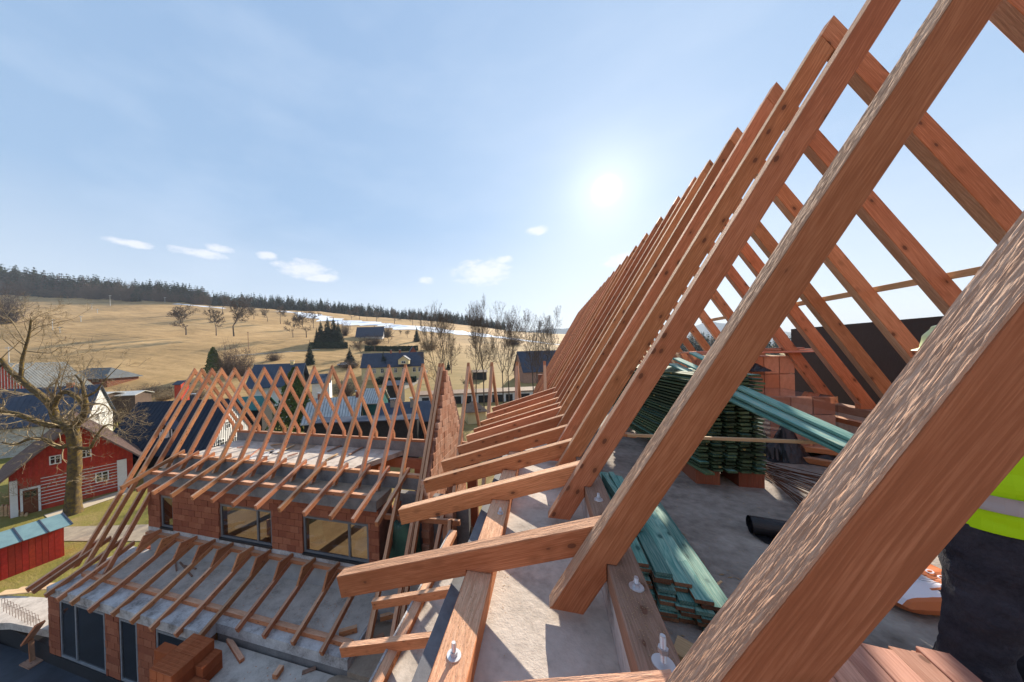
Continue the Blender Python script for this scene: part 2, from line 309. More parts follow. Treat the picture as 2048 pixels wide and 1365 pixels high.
# ------------------------------------------------------------------ object helpers
COL = sc.collection; WM = {}
def place(o, parent=None, M=None):
    M = M or Matrix.Identity(4); WM[o.name] = M
    if parent is not None:
        o.parent = parent; o.matrix_parent_inverse = WM[parent.name].inverted()
    o.matrix_basis = M
def tag(o, label=None, cat=None, group=None, kind=None, category=None):
    cat = cat or category
    for k, v in (('label', label), ('category', cat), ('group', group), ('kind', kind)):
        if v: o[k] = v
    return o
def thing(name, loc, label, cat, group=None):
    o = bpy.data.objects.new(name, None); o.empty_display_size = .2; COL.objects.link(o); place(o, None, Matrix.Translation(Vector(loc))); return tag(o, label, cat, group)
def link(name, me, parent=None, M=None):
    o = bpy.data.objects.new(name, me); COL.objects.link(o); place(o, parent, M); return o
class MB:
    def __init__(s): s.v = []; s.f = []; s.m = []
    def add(s, vs, fs, mi=0):
        k = len(s.v); s.v += [tuple(v) for v in vs]; s.f += [tuple(i+k for i in f) for f in fs]; s.m += [mi]*len(fs)
    def box(s, x0, x1, y0, y1, z0, z1, mi=0, M=None):
        vs = [Vector(p) for p in ((x0, y0, z0), (x1, y0, z0), (x1, y1, z0), (x0, y1, z0), (x0, y0, z1), (x1, y0, z1), (x1, y1, z1), (x0, y1, z1))]
        if M: vs = [M @ v for v in vs]
        s.add(vs, ((0, 3, 2, 1), (4, 5, 6, 7), (0, 1, 5, 4), (1, 2, 6, 5), (2, 3, 7, 6), (3, 0, 4, 7)), mi); return s
    def quad(s, a, b, c, d, mi=0): s.add((a, b, c, d), ((0, 1, 2, 3),), mi); return s
    def slab(s, pts, nrm, mi=0):      # polygon pts thickened by vector nrm
        n = len(pts); a = [Vector(p) for p in pts]; bb = [p+Vector(nrm) for p in a]
        s.add(a+bb, [tuple(range(n))[::-1], tuple(range(n, 2*n))]+[(i, (i+1) % n, (i+1) % n+n, i+n) for i in range(n)], mi); return s
    def tube(s, p0, p1, a, b, n=5, mi=0, cap=False):
        p0 = Vector(p0); p1 = Vector(p1); d = p1-p0
        if d.length < 1e-6: return s
        d.normalize(); x = d.orthogonal().normalized(); y = d.cross(x); vs = []
        for p, r_ in ((p0, a), (p1, b)):
            for i in range(n):
                q = 2*math.pi*i/n; vs.append(p+(x*math.cos(q)+y*math.sin(q))*r_)
        fs = [(i, (i+1) % n, (i+1) % n+n, i+n) for i in range(n)]
        if cap: fs += [tuple(range(n))[::-1], tuple(range(n, 2*n))]
        s.add(vs, fs, mi); return s
    def mesh(s, name, mats, smooth=False):
        me = bpy.data.meshes.new(name); me.from_pydata(s.v, [], s.f)
        for m in mats: me.materials.append(MT[m])
        if len(mats) > 1: me.polygons.foreach_set('material_index', s.m)
        if smooth: me.polygons.foreach_set('use_smooth', [True]*len(s.f))
        me.update(); return me
    def build(s, name, mats, parent=None, M=None, smooth=False, **k):
        if isinstance(mats, str): mats = [mats]
        o = link(name, s.mesh(name, mats, smooth), parent, M)
        return tag(o, **k) if k else o
def inset(pts, c):
    n = len(pts); out = []
    A = sum(pts[i][0]*pts[(i+1) % n][1]-pts[(i+1) % n][0]*pts[i][1] for i in range(n)); sg = 1 if A > 0 else -1
    for i in range(n):
        p = Vector(pts[i]); a = Vector(pts[i-1]); b = Vector(pts[(i+1) % n])
        d1 = (p-a).normalized(); d2 = (b-p).normalized(); n1 = Vector((-d1.y, d1.x))*sg; n2 = Vector((-d2.y, d2.x))*sg
        k = 1+n1.dot(n2); q = (n1+n2)/max(k, .35); out.append(p+q*c)
    return out
rnd = random.Random(5)
def timber_mesh(name, pts, t, mats=('timber', 'timber_rough'), ch=.004):
    # pts: outline in local (x along the grain, z), thickness along local y
    n = len(pts); A = sum(pts[i][0]*pts[(i+1) % n][1]-pts[(i+1) % n][0]*pts[i][1] for i in range(n))
    if A < 0: pts = pts[::-1]
    ins = inset(pts, ch); mb = MB(); vs = []
    for ring, y in ((ins, 0), (pts, ch), (pts, t-ch), (ins, t)): vs += [(p[0], y, p[1]) for p in ring]
    mb.add(vs, [tuple(range(n)), tuple(range(3*n, 4*n))[::-1]], 0)
    for i in range(n):
        j = (i+1) % n; d = (Vector(pts[j])-Vector(pts[i])).normalized(); mi = 1 if abs(d.x) > .9 else 0
        for k in range(3): mb.add([vs[k*n+i], vs[(k+1)*n+i], vs[(k+1)*n+j], vs[k*n+j]], ((0, 1, 2, 3),), mi if k == 1 else 0)
    return mb.mesh(name, list(mats))
def timberP(name, plane, c, pts, d, t, parent, mats=('timber', 'timber_rough'), ch=.004, **k):
    # pts in the vertical world plane XZ (at Y=c, thickness towards +Y) or YZ (at X=c, thickness towards +X)
    d = Vector(d).normalized()
    if plane == 'XZ':
        O = Vector((pts[0][0], c, pts[0][1])); ex = Vector((d.x, 0, d.y)); ey = Vector((0, 1, 0))
        W = [Vector((p[0], c, p[1])) for p in pts]
    else:
        O = Vector((c+t, pts[0][0], pts[0][1])); ex = Vector((0, d.x, d.y)); ey = Vector((-1, 0, 0))
        W = [Vector((c+t, p[0], p[1])) for p in pts]
    ez = ex.cross(ey); lp = [((q-O).dot(ex), (q-O).dot(ez)) for q in W]
    M = Matrix(((ex.x, ey.x, ez.x, O.x), (ex.y, ey.y, ez.y, O.y), (ex.z, ey.z, ez.z, O.z), (0, 0, 0, 1)))
    o = link(name, timber_mesh(name, lp, t, mats, ch), parent, M); return tag(o, **k) if k else o
def beam(name, p0, p1, wd, h, parent=None, mats=('timber', 'timber_rough'), roll=0, ch=.003, **k):
    # bar from p0 to p1 (centre lines of its TOP face), width wd, height h
    p0 = Vector(p0); p1 = Vector(p1); ex = (p1-p0).normalized(); ey = Vector((0, 0, 1)).cross(ex)
    if ey.length < 1e-3: ey = Vector((0, 1, 0))
    ey.normalize(); ez = ex.cross(ey)
    if roll:
        q = Matrix.Rotation(roll, 3, ex); ey = q @ ey; ez = q @ ez
    O = p0-ey*wd/2; l = (p1-p0).length
    M = Matrix(((ex.x, ey.x, ez.x, O.x), (ex.y, ey.y, ez.y, O.y), (ex.z, ey.z, ez.z, O.z), (0, 0, 0, 1)))
    o = link(name, timber_mesh(name, [(0, -h), (l, -h), (l, 0), (0, 0)], wd, mats, ch), parent, M); return tag(o, **k) if k else o
def boxpart(name, x0, x1, y0, y1, z0, z1, m, parent=None, **k):
    return MB().box(x0, x1, y0, y1, z0, z1).build(name, m, parent, **k)

# ================================================================== GROUND AND SKYLINE
def in_rect(x, y, a): return a[0] < x < a[1] and a[2] < y < a[3]
def terrain():
    rs = [0, 4, 8, 12, 16, 20, 25, 30, 36, 42, 50, 58, 66, 75, 84, 94]
    while rs[-1] < 1200: rs.append(rs[-1]*1.035)
    while rs[-1] < 5200: rs.append(rs[-1]*1.15)
    # fine angles in the direction of view, coarse behind
    an = []; a = -180.0
    while a < 180: an.append(a); a += .8 if -68 < a < 66 else 6
    n = len(an); vs = [(0, 0, GZ)]; fs = []
    for r in rs[1:]:
        for a in an:
            q = R(a); u = r*math.sin(q); wd = r*math.cos(q); x = u*r0.x+wd*f0.x; y = u*r0.y+wd*f0.y
            vs.append((x, y, Tz(x, y)))
    for i in range(n): fs.append((0, 1+(i+1) % n, 1+i))
    for k in range(len(rs)-2):
        for i in range(n):
            a = 1+k*n+i; b = 1+k*n+(i+1) % n; fs.append((a, b, b+n, a+n))
    me = bpy.data.meshes.new('ground'); me.from_pydata(vs, [], fs); me.materials.append(MT['grass_field']); me.polygons.foreach_set('use_smooth', [True]*len(fs)); me.update()
    bm_ok = link('ground', me); tag(bm_ok, kind='structure'); return bm_ok
ground = terrain()
def drape(name, path, wdt, m, lift=.06, kind='structure', label=None, wob=0):
    pts = [Vector((p.x, p.y, 0)) for p in path]; mb = MB(); rw = []; rr = random.Random(3)
    res = []
    for a, b in zip(pts, pts[1:]):
        k = max(2, int((b-a).length/3.0))
        for i in range(k): res.append(a.lerp(b, i/k))
    res.append(pts[-1])
    for i, p in enumerate(res):
        d = (res[min(i+1, len(res)-1)]-res[max(i-1, 0)]).normalized(); nn = Vector((-d.y, d.x, 0)); ww = wdt if not callable(wdt) else wdt(i/(len(res)-1))
        ww *= 1+wob*noise.noise(Vector((i*.35, 1.7, 0))); q = []
        for s in (-.5, -.17, .17, .5):
            v = p+nn*s*ww*(1+wob*.5*noise.noise(Vector((i*.5, s*9, 4)))); q.append((v.x, v.y, Tz(v.x, v.y)+lift))
        rw.append(q)
    for a, b in zip(rw, rw[1:]):
        for k in range(3): mb.quad(a[k], a[k+1], b[k+1], b[k])
    return mb.build(name, m, kind=kind)
def patch(name, pix, m, lift=.05):
    # flat yard surface: polygon given by image points on level ground
    ps = [onZ(x, y, GZ) for x, y in pix]; mb = MB(); mb.slab([(p.x, p.y, GZ+lift) for p in ps], (0, 0, .004)); return mb.build(name, m, kind='structure')
patch('lawn', [(-700, 1330), (-500, 900), (-200, 850), (120, 840), (300, 812), (480, 818), (640, 850), (640, 905), (230, 1120), (-100, 1500)], 'lawn', .03)
patch('path', [(88, 1032), (262, 977), (262, 986), (100, 1042)], 'stone_path', .06)
patch('road', [(128, 1056), (330, 1050), (400, 1085), (128, 1084)], 'gravel', .06)
sp = [hit(x, y) for x, y in ((560, 623), (640, 636), (690, 644), (760, 650), (830, 657), (900, 664), (960, 671), (1040, 681), (1130, 691), (1230, 698))]
drape('snow', sp, lambda t: 9+30*math.sin(math.pi*min(1, t*1.2))*.9, 'snow', .25, wob=.9)
drape('snow', [hit(x, y) for x, y in ((350, 609), (400, 613), (450, 618))], 7, 'snow', .25, wob=.8)
drape('road', [hit(x, y) for x, y in ((846, 742), (838, 757), (815, 772), (775, 788), (735, 806), (700, 824))], 4.0, 'gravel', .08)
drape('path', [hit(x, y) for x, y in ((640, 700), (560, 706), (470, 712))], 2.0, 'gravel', .1)
def ridge_hills(name, tab, wd, th, m):
    mb = MB(); px = [tab[0][0]+(tab[-1][0]-tab[0][0])*i/120 for i in range(121)]; top = []; bot = []; bk = []
    for x in px:
        y = lerp_tab(tab, x)-3*noise.noise(Vector((x*.02, 5, wd)))-2*noise.noise(Vector((x*.09, 2, wd))); p = at_w(x, y, wd); top.append(p)
        q = at_w(x, 720, wd*.8); bot.append(Vector((q.x, q.y, -90))); q = at_w(x, 720, wd*1.3); bk.append(Vector((q.x, q.y, -90)))
    for i in range(120): mb.quad(bot[i], bot[i+1], top[i+1], top[i]); mb.quad(top[i], top[i+1], bk[i+1], bk[i])
    return mb.build(name, m, kind='structure', smooth=True)
ridge_hills('hills', [(900, 672), (1060, 662), (1130, 656), (1200, 660), (1330, 672), (1390, 652), (1420, 640), (1450, 648), (1600, 668), (1750, 660), (2100, 665), (2600, 640)], 3600, 0, 'hills_blue')

# ================================================================== MAIN BUILDING (we stand in its roof)
main = thing('building_under_construction', (0, 0, GZ), 'unfinished building whose tall open timber roof rises to the right over a concrete attic floor', 'building')
LY = [-1.9, -1.0, -.1, .825, 1.726, 2.67, 3.397, 4.068, 4.75, 5.46, 5.93, 6.55, 7.45, 8.39, 9.30]
while LY[-1] < 23.2: LY.append(LY[-1]+.92)
TW = .105
for i, Yv in enumerate(LY):
    hewn = ('timber', 'timber_hewn') if .5 < Yv < 1.9 else ('timber', 'timber_rough')
    bl = -1.445 if Yv < 8.9 else -3.0
    jy = rnd.gauss(0, .012) if Yv > 5 else 0; jt = rnd.gauss(0, .025) if Yv > 3 else 0; Yv += jy
    xa = (bl+1.418)/1.71; xb = (bl+1.72)/1.71
    pts = [(xa, bl), (xb, bl), (.286, 1.71*.286-1.72), (.286, -1.148), (.334, -1.148), (2.494, 2.545), (2.406, 2.696)]
    ro_ = timberP('rafter', 'XZ', Yv, pts, (1, 1.71), TW, main, hewn, .006 if Yv < 4 else .004)
    if .5 < Yv < 1.9:
        me = ro_.data; LL = 5.0; nu, nv = (900, 44) if Yv < 1 else (500, 24); V = [tuple(v.co) for v in me.vertices]; Fs = [tuple(p.vertices) for p in me.polygons]; Ms_ = [p.material_index for p in me.polygons]; k0 = len(V)
        for i in range(nu+1):
            for j in range(nv+1):
                x = LL*i/nu+.02; y = TW*(j/nv)
                wob = .012*noise.noise(Vector((x*1.3, y*6, 3+Yv)))
                n1_ = noise.noise(Vector((x*9, (y+wob)*170, Yv))); n2_ = noise.noise(Vector((x*30, (y+wob)*330, Yv+5))); n3_ = noise.noise(Vector((x*2.2, y*30, 9)))
                h_ = .0011*(1-abs(n1_)*2)+.0009*n2_+.0011*n3_+.0014
                ed = min(j, nv-j)/nv; yj = y+(.0012*noise.noise(Vector((x*60, j, 1))) if ed == 0 else 0)
                V.append((x, yj, max(h_, .0002) if ed > 0 else -.0035+h_*.6))
        for i in range(nu):
            for j in range(nv): q = k0+i*(nv+1)+j; Fs.append((q, q+nv+1, q+nv+2, q+1)); Ms_.append(1)
        nm = bpy.data.meshes.new('rafter'); nm.from_pydata(V, [], Fs)
        for mm in me.materials: nm.materials.append(mm)
        nm.polygons.foreach_set('material_index', Ms_); nm.update(); ro_.data = nm
    # right-hand rafter of the pair, lapping over the left one at the ridge
    pr = [(2.409, 2.692), (2.497, 2.542), (4.542, -.952), (4.542, -1.02), (4.60, -1.02), (4.8, -1.393), (5.03, -1.49), (2.497, 2.841)]
    timberP('rafter', 'XZ', Yv+.001, pr, (1, -1.71), TW-.004, main, ('timber', 'timber_rough'), .004)
    # flatter eaves piece nailed to the far side of the left rafter
    if Yv < 8.6:
        ty = Yv+TW+.004
        z = lambda X: -1.601+.337*(X+1.507)
        timberP('rafter_tail', 'XZ', ty, [(-1.507+jt, z(-1.507+jt)), (-1.470+jt, z(-1.507+jt)-.149), (-.524, z(-.524)-.158), (-.524, -1.388), (-.39, -1.388), (.34, z(.34)-.155), (.34, z(.34))], (1, .337), TW, main, ('timber', 'timber_rough'), .005)
# sills and the bolts that hold them
def bolt(x, y, z, parent, h=.10, r=.034, tilt=0.0):
    mb = MB(); M = Matrix.Translation((x, y, z)) @ Matrix.Rotation(tilt, 4, 'X')
    n = 28
    def cyl(r0_, r1_, z0, z1, k):
        vs = [M @ Vector((math.cos(2*math.pi*i/k)*r0_, math.sin(2*math.pi*i/k)*r0_, z0)) for i in range(k)]+[M @ Vector((math.cos(2*math.pi*i/k)*r1_, math.sin(2*math.pi*i/k)*r1_, z1)) for i in range(k)]
        mb.add(vs, [(i, (i+1) % k, (i+1) % k+k, i+k) for i in range(k)]+[tuple(range(k))[::-1], tuple(range(k, 2*k))])
    cyl(.009, .009, -.02, h, 12); zz = .012
    while zz < h-.004: cyl(.0105, .0085, zz, zz+.003, 12); zz += .004
    b = mb.build('bolt', 'steel', parent)
    mb = MB(); cyl(r, r-.001, 0, .0045, n); mb.build('washer', 'steel', b)
    mb = MB(); nz0 = .005 if h < .09 else h*.42; cyl(.0175, .0175, nz0, nz0+.017, 6); mb.build('nut', 'steel', b)
    return b
s1 = boxpart('sill_beam', -.520, -.358, -2, 8.9, -1.505, -1.390, 'timber', main)
s1.data = timber_mesh('sill_beam', [(0, -.115), (10.9, -.115), (10.9, 0), (0, 0)], .162); 
Ms = Matrix(((0, -1, 0, -.358), (1, 0, 0, -2), (0, 0, 1, -1.39), (0, 0, 0, 1))); place(s1, main, Ms)
for px_, py_ in ((908, 1312), (1001, 1027), (1035, 930)): q = onZ(px_, py_, -1.389); bolt(q.x, q.y, -1.389, s1, .062 if py_ > 1100 else .045, .034 if py_ > 1100 else .026)
for y0, y1 in ((-2, 1.083), (1.087, 9.1)):
    o = link('sill_beam', timber_mesh('sill_beam', [(0, -.12), (y1-y0, -.12), (y1-y0, 0), (0, 0)], .160, ('timber_grey', 'timber_grey')), main, Matrix(((0, -1, 0, .448), (1, 0, 0, y0), (0, 0, 1, -1.15), (0, 0, 0, 1))))
    for px_, py_ in (((1327, 1329),) if y0 < 0 else ((1273, 1175), (1197, 1000))): q = onZ(px_, py_, -1.149); bolt(q.x, q.y, -1.149, o, .105 if py_ > 1300 else .05, .038 if py_ > 1300 else .033)
o = link('sill_beam', timber_mesh('sill_beam', [(0, -.12), (26, -.12), (26, 0), (0, 0)], .160, ('timber_grey', 'timber_grey')), main, Matrix(((0, -1, 0, 4.70), (1, 0, 0, -2), (0, 0, 1, -1.02), (0, 0, 0, 1))))
boxpart('parapet', .30, .447, -2, 9.1, -1.62, -1.272, 'concrete_white', main)
boxpart('parapet', 4.54, 4.699, -2, 24, -1.62, -1.142, 'concrete', main)
boxpart('eaves_ledge', -.515, .299, -2, 8.9, -1.75, -1.506, 'concrete', main)
boxpart('edge_strip', -.632, -.5165, -2, 8.9, -1.75, -1.500, 'flashing', main)
boxpart('attic_floor', .4475, 5.3, -2.5, 24.2, -1.85, -1.62, 'concrete_dusty', main)
boxpart('attic_floor', .25, .4465, 9.12, 24.2, -1.85, -1.63, 'concrete_dusty', main)
# sawdust and dirt along the ledge
mb = MB(); rr = random.Random(8)
for k in range(900):
    x = -.35+abs(rr.gauss(0, .035)); y = rr.uniform(-.2, 2.6); s = rr.uniform(.002, .006); a = rr.uniform(0, 6)
    if noise.noise(Vector((x*8, y*2.2, 0))) < -.05: continue
    p = Vector((x, y, -1.505+rr.random()*.004)); d = Vector((math.cos(a), math.sin(a), .1))*s; e = Vector((-d.y, d.x, .1*s)).normalized()*s*.5
    mb.add([p-d, p+e, p+d, p-e], ((0, 1, 2, 3),))
for k in range(1500):
    x = rr.uniform(.30, .44) if k % 2 else rr.gauss(-.44, .04); y = rr.choice((1.55, 1.45, 2.3, 1.9, 2.6))+rr.gauss(0, .14); s = rr.uniform(.001, .0035); a = rr.uniform(0, 6); z = -1.147 if k % 2 else -1.387
    if k % 2 == 0: x = min(max(x, -.51), -.37)
    p = Vector((x, y, z)); d = Vector((math.cos(a), math.sin(a), .3))*s; e = Vector((-d.y, d.x, 0)).normalized()*s*.6
    mb.add([p-d, p+e, p+d, p-e], ((0, 1, 2, 3),))
for k in range(2600):
    x = rr.uniform(.5, 3.6); y = rr.uniform(.6, 4.6); s = rr.uniform(.002, .008)*(1+2.2*rr.random()**5); a = rr.uniform(0, 6)
    if noise.noise(Vector((x*1.4, y*1.4, 2))) < .02 and rr.random() < .75: continue
    p = Vector((x, y, -1.616)); d = Vector((math.cos(a), math.sin(a), .1))*s; e = Vector((-d.y, d.x, 0)).normalized()*s*.3
    mb.add([p-d, p+e, p+d, p-e], ((0, 1, 2, 3),))
mb.build('sawdust', 'sawdust', kind='stuff')
# outer walls below the attic, second eaves tier on the left side
boxpart('wall', -.625, -.45, -2.5, 6.9, -10.9, -1.76, 'concrete_grey', main)
boxpart('wall', 4.9, 5.3, -2.5, 24, -10.9, -1.86, 'mortar', main)
boxpart('wall', -.6, 5.2, 24.0, 24.3, -10.9, -1.86, 'mortar', main)
boxpart('lower_floor', -2.52, -.626, -2.5, 6.6, -4.95, -4.72, 'concrete', main)
boxpart('wall', -2.50, -2.25, -2.5, 6.6, -10.9, -4.96, 'brick_red', main)
o = link('sill_beam', timber_mesh('sill_beam', [(0, -.12), (9.2, -.12), (9.2, 0), (0, 0)], .160), main, Matrix(((0, -1, 0, -2.33), (1, 0, 0, -1.8), (0, 0, 1, -4.60), (0, 0, 0, 1))))
boxpart('insulation_strip', -2.53, -2.495, -1.8, 7.4, -4.74, -4.60, 'concrete_white', main)
for yy in (1.3, 2.25, 3.2, 4.16, 5.1, 6.0):
    z = lambda X: -4.8+.337*(X+3.40)
    timberP('rafter_tail', 'XZ', yy, [(-3.40, -4.8), (-3.36, -4.95), (-.66, z(-.66)-.155), (-.66, z(-.66))], (1, .337), .11, main)
# the firewall at the right, wrapped in black membrane, and the long batten across the rafters
mb = MB(); mb.box(5.36, 5.6, 1.0, 8.5, -1.7, .318); fw = mb.build('membrane_wall', 'membrane', main)
beam('batten', (3.86, -1.0, .66), (3.83, 8.9, .64), .02, .07, main, ('lath_wood', 'lath_wood'))
for (x, y, z) in ((4.9, 3.6, -1.1),): pass

# ================================================================== WING (lower roof to the left)
wing = thing('building_under_construction', (-10, 9, GZ), 'unfinished brick wing on the left with its own open timber roof and grey framed windows', 'building')
RX = [-17.97, -17.45, -16.74, -16.09, -15.2, -14.26, -13.3, -12.3, -11.36, -10.37, -9.39, -8.47, -7.49, -6.53, -5.75, -4.96, -4.22, -4.09, -3.01, -2.07, -1.1, -.09]
RY, RZ = 11.54, -.40
for i, X in enumerate(RX):
    long_ = X < -16.5 or -5.1 < X < -4.0
    zb = -7.93 if long_ else -4.63
    tl = lambda Y: RZ-1.70*(RY-Y)
    ya = RY-(RZ-zb)/1.70; yb = ya+.302/1.70
    timberP('rafter', 'YZ', X, [(ya, zb), (yb, zb), (RY-.002, RZ-.304), (RY-.089, RZ-.153)], (1, 1.70), TW, wing)
    yf = 2*RY-9.40; zf = RZ-1.70*(RY-9.40)
    timberP('rafter', 'YZ', X+.002, [(RY-.086, RZ-.150), (RY+.002, RZ-.302), (13.432, RZ-1.7*(13.432-RY)-.302), (13.432, -4.165), (13.60, -4.165), (13.62, -3.95), (RY, RZ)], (1, -1.70), TW-.004, wing)
    if -16.2 < X < -4.5:
        jt = rnd.gauss(0, .02); tx = X+TW+.004; z = lambda Y: -4.776+.346*(Y-7.565)
        timberP('rafter_tail', 'YZ', tx, [(7.565+jt, z(7.565+jt)), (7.60+jt, z(7.565+jt)-.149), (8.528, z(8.528)-.155), (8.528, -4.556), (8.62, -4.556), (9.74, z(9.74)-.155), (9.74, z(9.74))], (1, .346), TW, wing)
def sillX(x0, x1, y0, wd, zt, h=.12, parent=wing, mats=('timber', 'timber_rough')):
    return link('sill_beam', timber_mesh('sill_beam', [(0, -h), (x1-x0, -h), (x1-x0, 0), (0, 0)], wd, mats), parent, Matrix(((1, 0, 0, x0), (0, 1, 0, y0), (0, 0, 1, zt), (0, 0, 0, 1))))
sillX(-16.3, -4.15, 9.48, .16, -4.17); sillX(-17.6, -.9, 13.44, .16, -4.17)
sillX(-16.25, -5.75, 8.53, .16, -4.56)
boxpart('parapet', -16.3, -4.16, 9.49, 9.66, -4.70, -4.292, 'concrete_grey', wing)
boxpart('parapet', -17.6, -1.0, 13.43, 13.62, -4.72, -4.292, 'concrete_grey', wing)
boxpart('upper_floor', -16.25, -5.35, 8.52, 13.42, -4.90, -4.71, 'concrete_tan', wing) if False else None
boxpart('ring_beam', -16.25, -5.35, 8.50, 9.485, -4.98, -4.682, 'concrete_tan', wing)
boxpart('ring_beam', -16.27, -5.36, 8.47, 8.499, -5.03, -4.69, 'concrete_grey', wing)
# white upper floor with its cut-out on the right
mb = MB(); mb.slab([(-17.5, 9.67, -4.74), (-8.25, 9.67, -4.74), (-7.9, 11.2, -4.74), (-6.9, 13.42, -4.74), (-17.5, 13.42, -4.74)], (0, 0, -.22)); mb.build('upper_floor', 'concrete', wing)
boxpart('ring_beam', -17.6, -1.0, 13.45, 13.62, -5.0, -4.725, 'concrete_grey', wing)
# window wall, facing us
def brick_mesh(l, t, h, name='brick', m='brick_red', ch=.006):
    mb = MB(); c = ch
    vs = []
    for (z, q) in ((-h/2, c), (-h/2+c, 0), (h/2-c, 0), (h/2, c)):
        vs += [(-l/2+q, -t/2+q, z), (l/2-q, -t/2+q, z), (l/2-q, t/2-q, z), (-l/2+q, t/2-q, z)]
    fs = [(3, 2, 1, 0), (12, 13, 14, 15)]
    for k in range(3): fs += [(k*4+i, k*4+(i+1) % 4, (k+1)*4+(i+1) % 4, (k+1)*4+i) for i in range(4)]
    mb.add(vs, fs); return mb.mesh(name, [m])
BM = {m: brick_mesh(1, 1, 1, 'brick', m, .02) for m in ('brick_red', 'brick_orange', 'brick_new')}
rb = random.Random(11)
def brick_at(parent, m, c, s, rz=0):
    M = Matrix.Translation(c) @ Matrix.Rotation(rz, 4, 'Z') @ Matrix.Diagonal((*s, 1)); return link('brick', BM[m], parent, M)
def brickY(parent, m, x0, x1, z0, z1, yf, Lb, Hb, holes=(), t=.10):
    z = z0; k = 0
    while z < z1-.05:
        h = min(Hb, z1-z); x = x0-(Lb/2 if k % 2 else 0); 
        while x < x1:
            a, b = max(x, x0), min(x+Lb, x1); segs = [(a, b)]
            for (ha, hb, hz0, hz1) in holes:
                if z+h > hz0+.04 and z < hz1-.04:
                    ns = []
                    for (p, q) in segs:
                        if q <= ha or p >= hb: ns.append((p, q))
                        else:
                            if p < ha: ns.append((p, ha))
                            if q > hb: ns.append((hb, q))
                    segs = ns
            for (p, q) in segs:
                if q-p > .04: brick_at(parent, m, ((p+q)/2, yf+t/2-rb.uniform(0, .016), z+h/2), (q-p-.012, t, h-.012))
            x += Lb
        z += Hb; k += 1
WY = 8.60
WIN = []
for a, b, c_ in ((321, 346.5, None), (440, 544.8, 514.5), (606.5, 738.5, 697)):
    zb = -6.90; xa = Xat(a, 1035 if a < 400 else 1070 if a < 600 else 1100, WY); xb = Xat(b, 1035 if a < 400 else 1085 if a < 600 else 1115, WY); xc = Xat(c_, 1080, WY) if c_ else None
    WIN.append((xa, xb, zb, -5.56, xc))
wall = MB()
def wallY(mbx, x0, x1, z0, z1, ya, yb, holes):
    xs = sorted({x0, x1, *[h[0] for h in holes], *[h[1] for h in holes]})
    for a, b in zip(xs, xs[1:]):
        hs = [h for h in holes if h[0] < (a+b)/2 < h[1]]
        if not hs: mbx.box(a, b, ya, yb, z0, z1)
        else:
            h = hs[0]
            if h[2] > z0+.01: mbx.box(a, b, ya, yb, z0, h[2])
            if h[3] < z1-.01: mbx.box(a, b, ya, yb, h[3], z1)
wallY(wall, -16.28, -5.36, -6.90, -5.035, WY+.03, WY+.30, [w_[:4] for w_ in WIN]); wo_ = wall.build('wall', 'mortar', wing)
brickY(wo_, 'brick_red', -16.28, -5.36, -6.90, -5.035, WY-.01, .36, .235, [w_[:4] for w_ in WIN])
boxpart('wall', -16.28, -16.0, 8.95, 13.4, -6.9, -4.9, 'brick_red', wing)
o = boxpart('wall', -5.64, -5.37, 8.92, 9.5, -8.0, -4.9, 'mortar', wing)
boxpart('insulation_strip', -16.3, -5.33, WY-.012, WY+.28, -7.08, -6.905, 'concrete_white', wing)
boxpart('wall', -16.25, -5.34, WY+.01, WY+.3, -8.1, -7.085, 'block_wall', wing)
def window(parent, x0, x1, z0, z1, y, mull=None, fw=.065, sill=True, tilt=False, gl='glass', frame='window_frame', dep=.07):
    mb = MB(); ys = (y, y+dep)
    mb.box(x0, x1, *ys, z1-fw, z1); mb.box(x0, x1, *ys, z0, z0+fw); mb.box(x0, x0+fw, *ys, z0+fw, z1-fw); mb.box(x1-fw, x1, *ys, z0+fw, z1-fw)
    if mull: mb.box(mull-fw*.55, mull+fw*.55, *ys, z0+fw, z1-fw)
    o = mb.build('window', frame, parent)
    e = [x0+fw]+([mull-fw*.55, mull+fw*.55] if mull else [])+[x1-fw]
    for k in range(0, len(e), 2): MB().box(e[k]-.004, e[k+1]+.004, y+dep*.4, y+dep*.4+.012, z0+fw-.004, z1-fw+.004).build('pane', gl, o)
    if sill: MB().box(x0-.03, x1+.03, y-.07, y+.02, z0-.075, z0-.003).build('window_sill', 'membrane', o)
    return o
for xa, xb, za, zb, xc in WIN: window(wing, xa+.02, xb-.02, za+.06, zb-.01, WY+.03, xc)
# rooms behind the windows
boxpart('room_floor', -16.2, -1.0, WY+.32, 13.4, -8.2, -7.95, 'floor_ochre', wing)
boxpart('partition', -16.0, -1.0, 13.2, 13.4, -5.5, -5.05, 'brick_red', wing); boxpart('partition', -16.0, -1.0, 13.2, 13.4, -7.94, -7.5, 'brick_red', wing)
for a in (-16.0, -13.6, -11.2, -8.6, -6.2, -3.6): boxpart('partition', a, a+.45, 13.19, 13.41, -7.5, -5.5, 'brick_red', wing)
boxpart('partition', -11.6, -11.45, 10.2, 13.2, -7.94, -5.0, 'dark_inside', wing)
beam('prop', (-9.9, 10.2, -7.9), (-9.8, 10.3, -5.1), .12, .12, wing, ('lath_wood', 'lath_wood'))
MB().box(-12.2, -11.1, 10.5, 10.56, -7.9, -7.2).build('partition', 'brick_orange', wing)
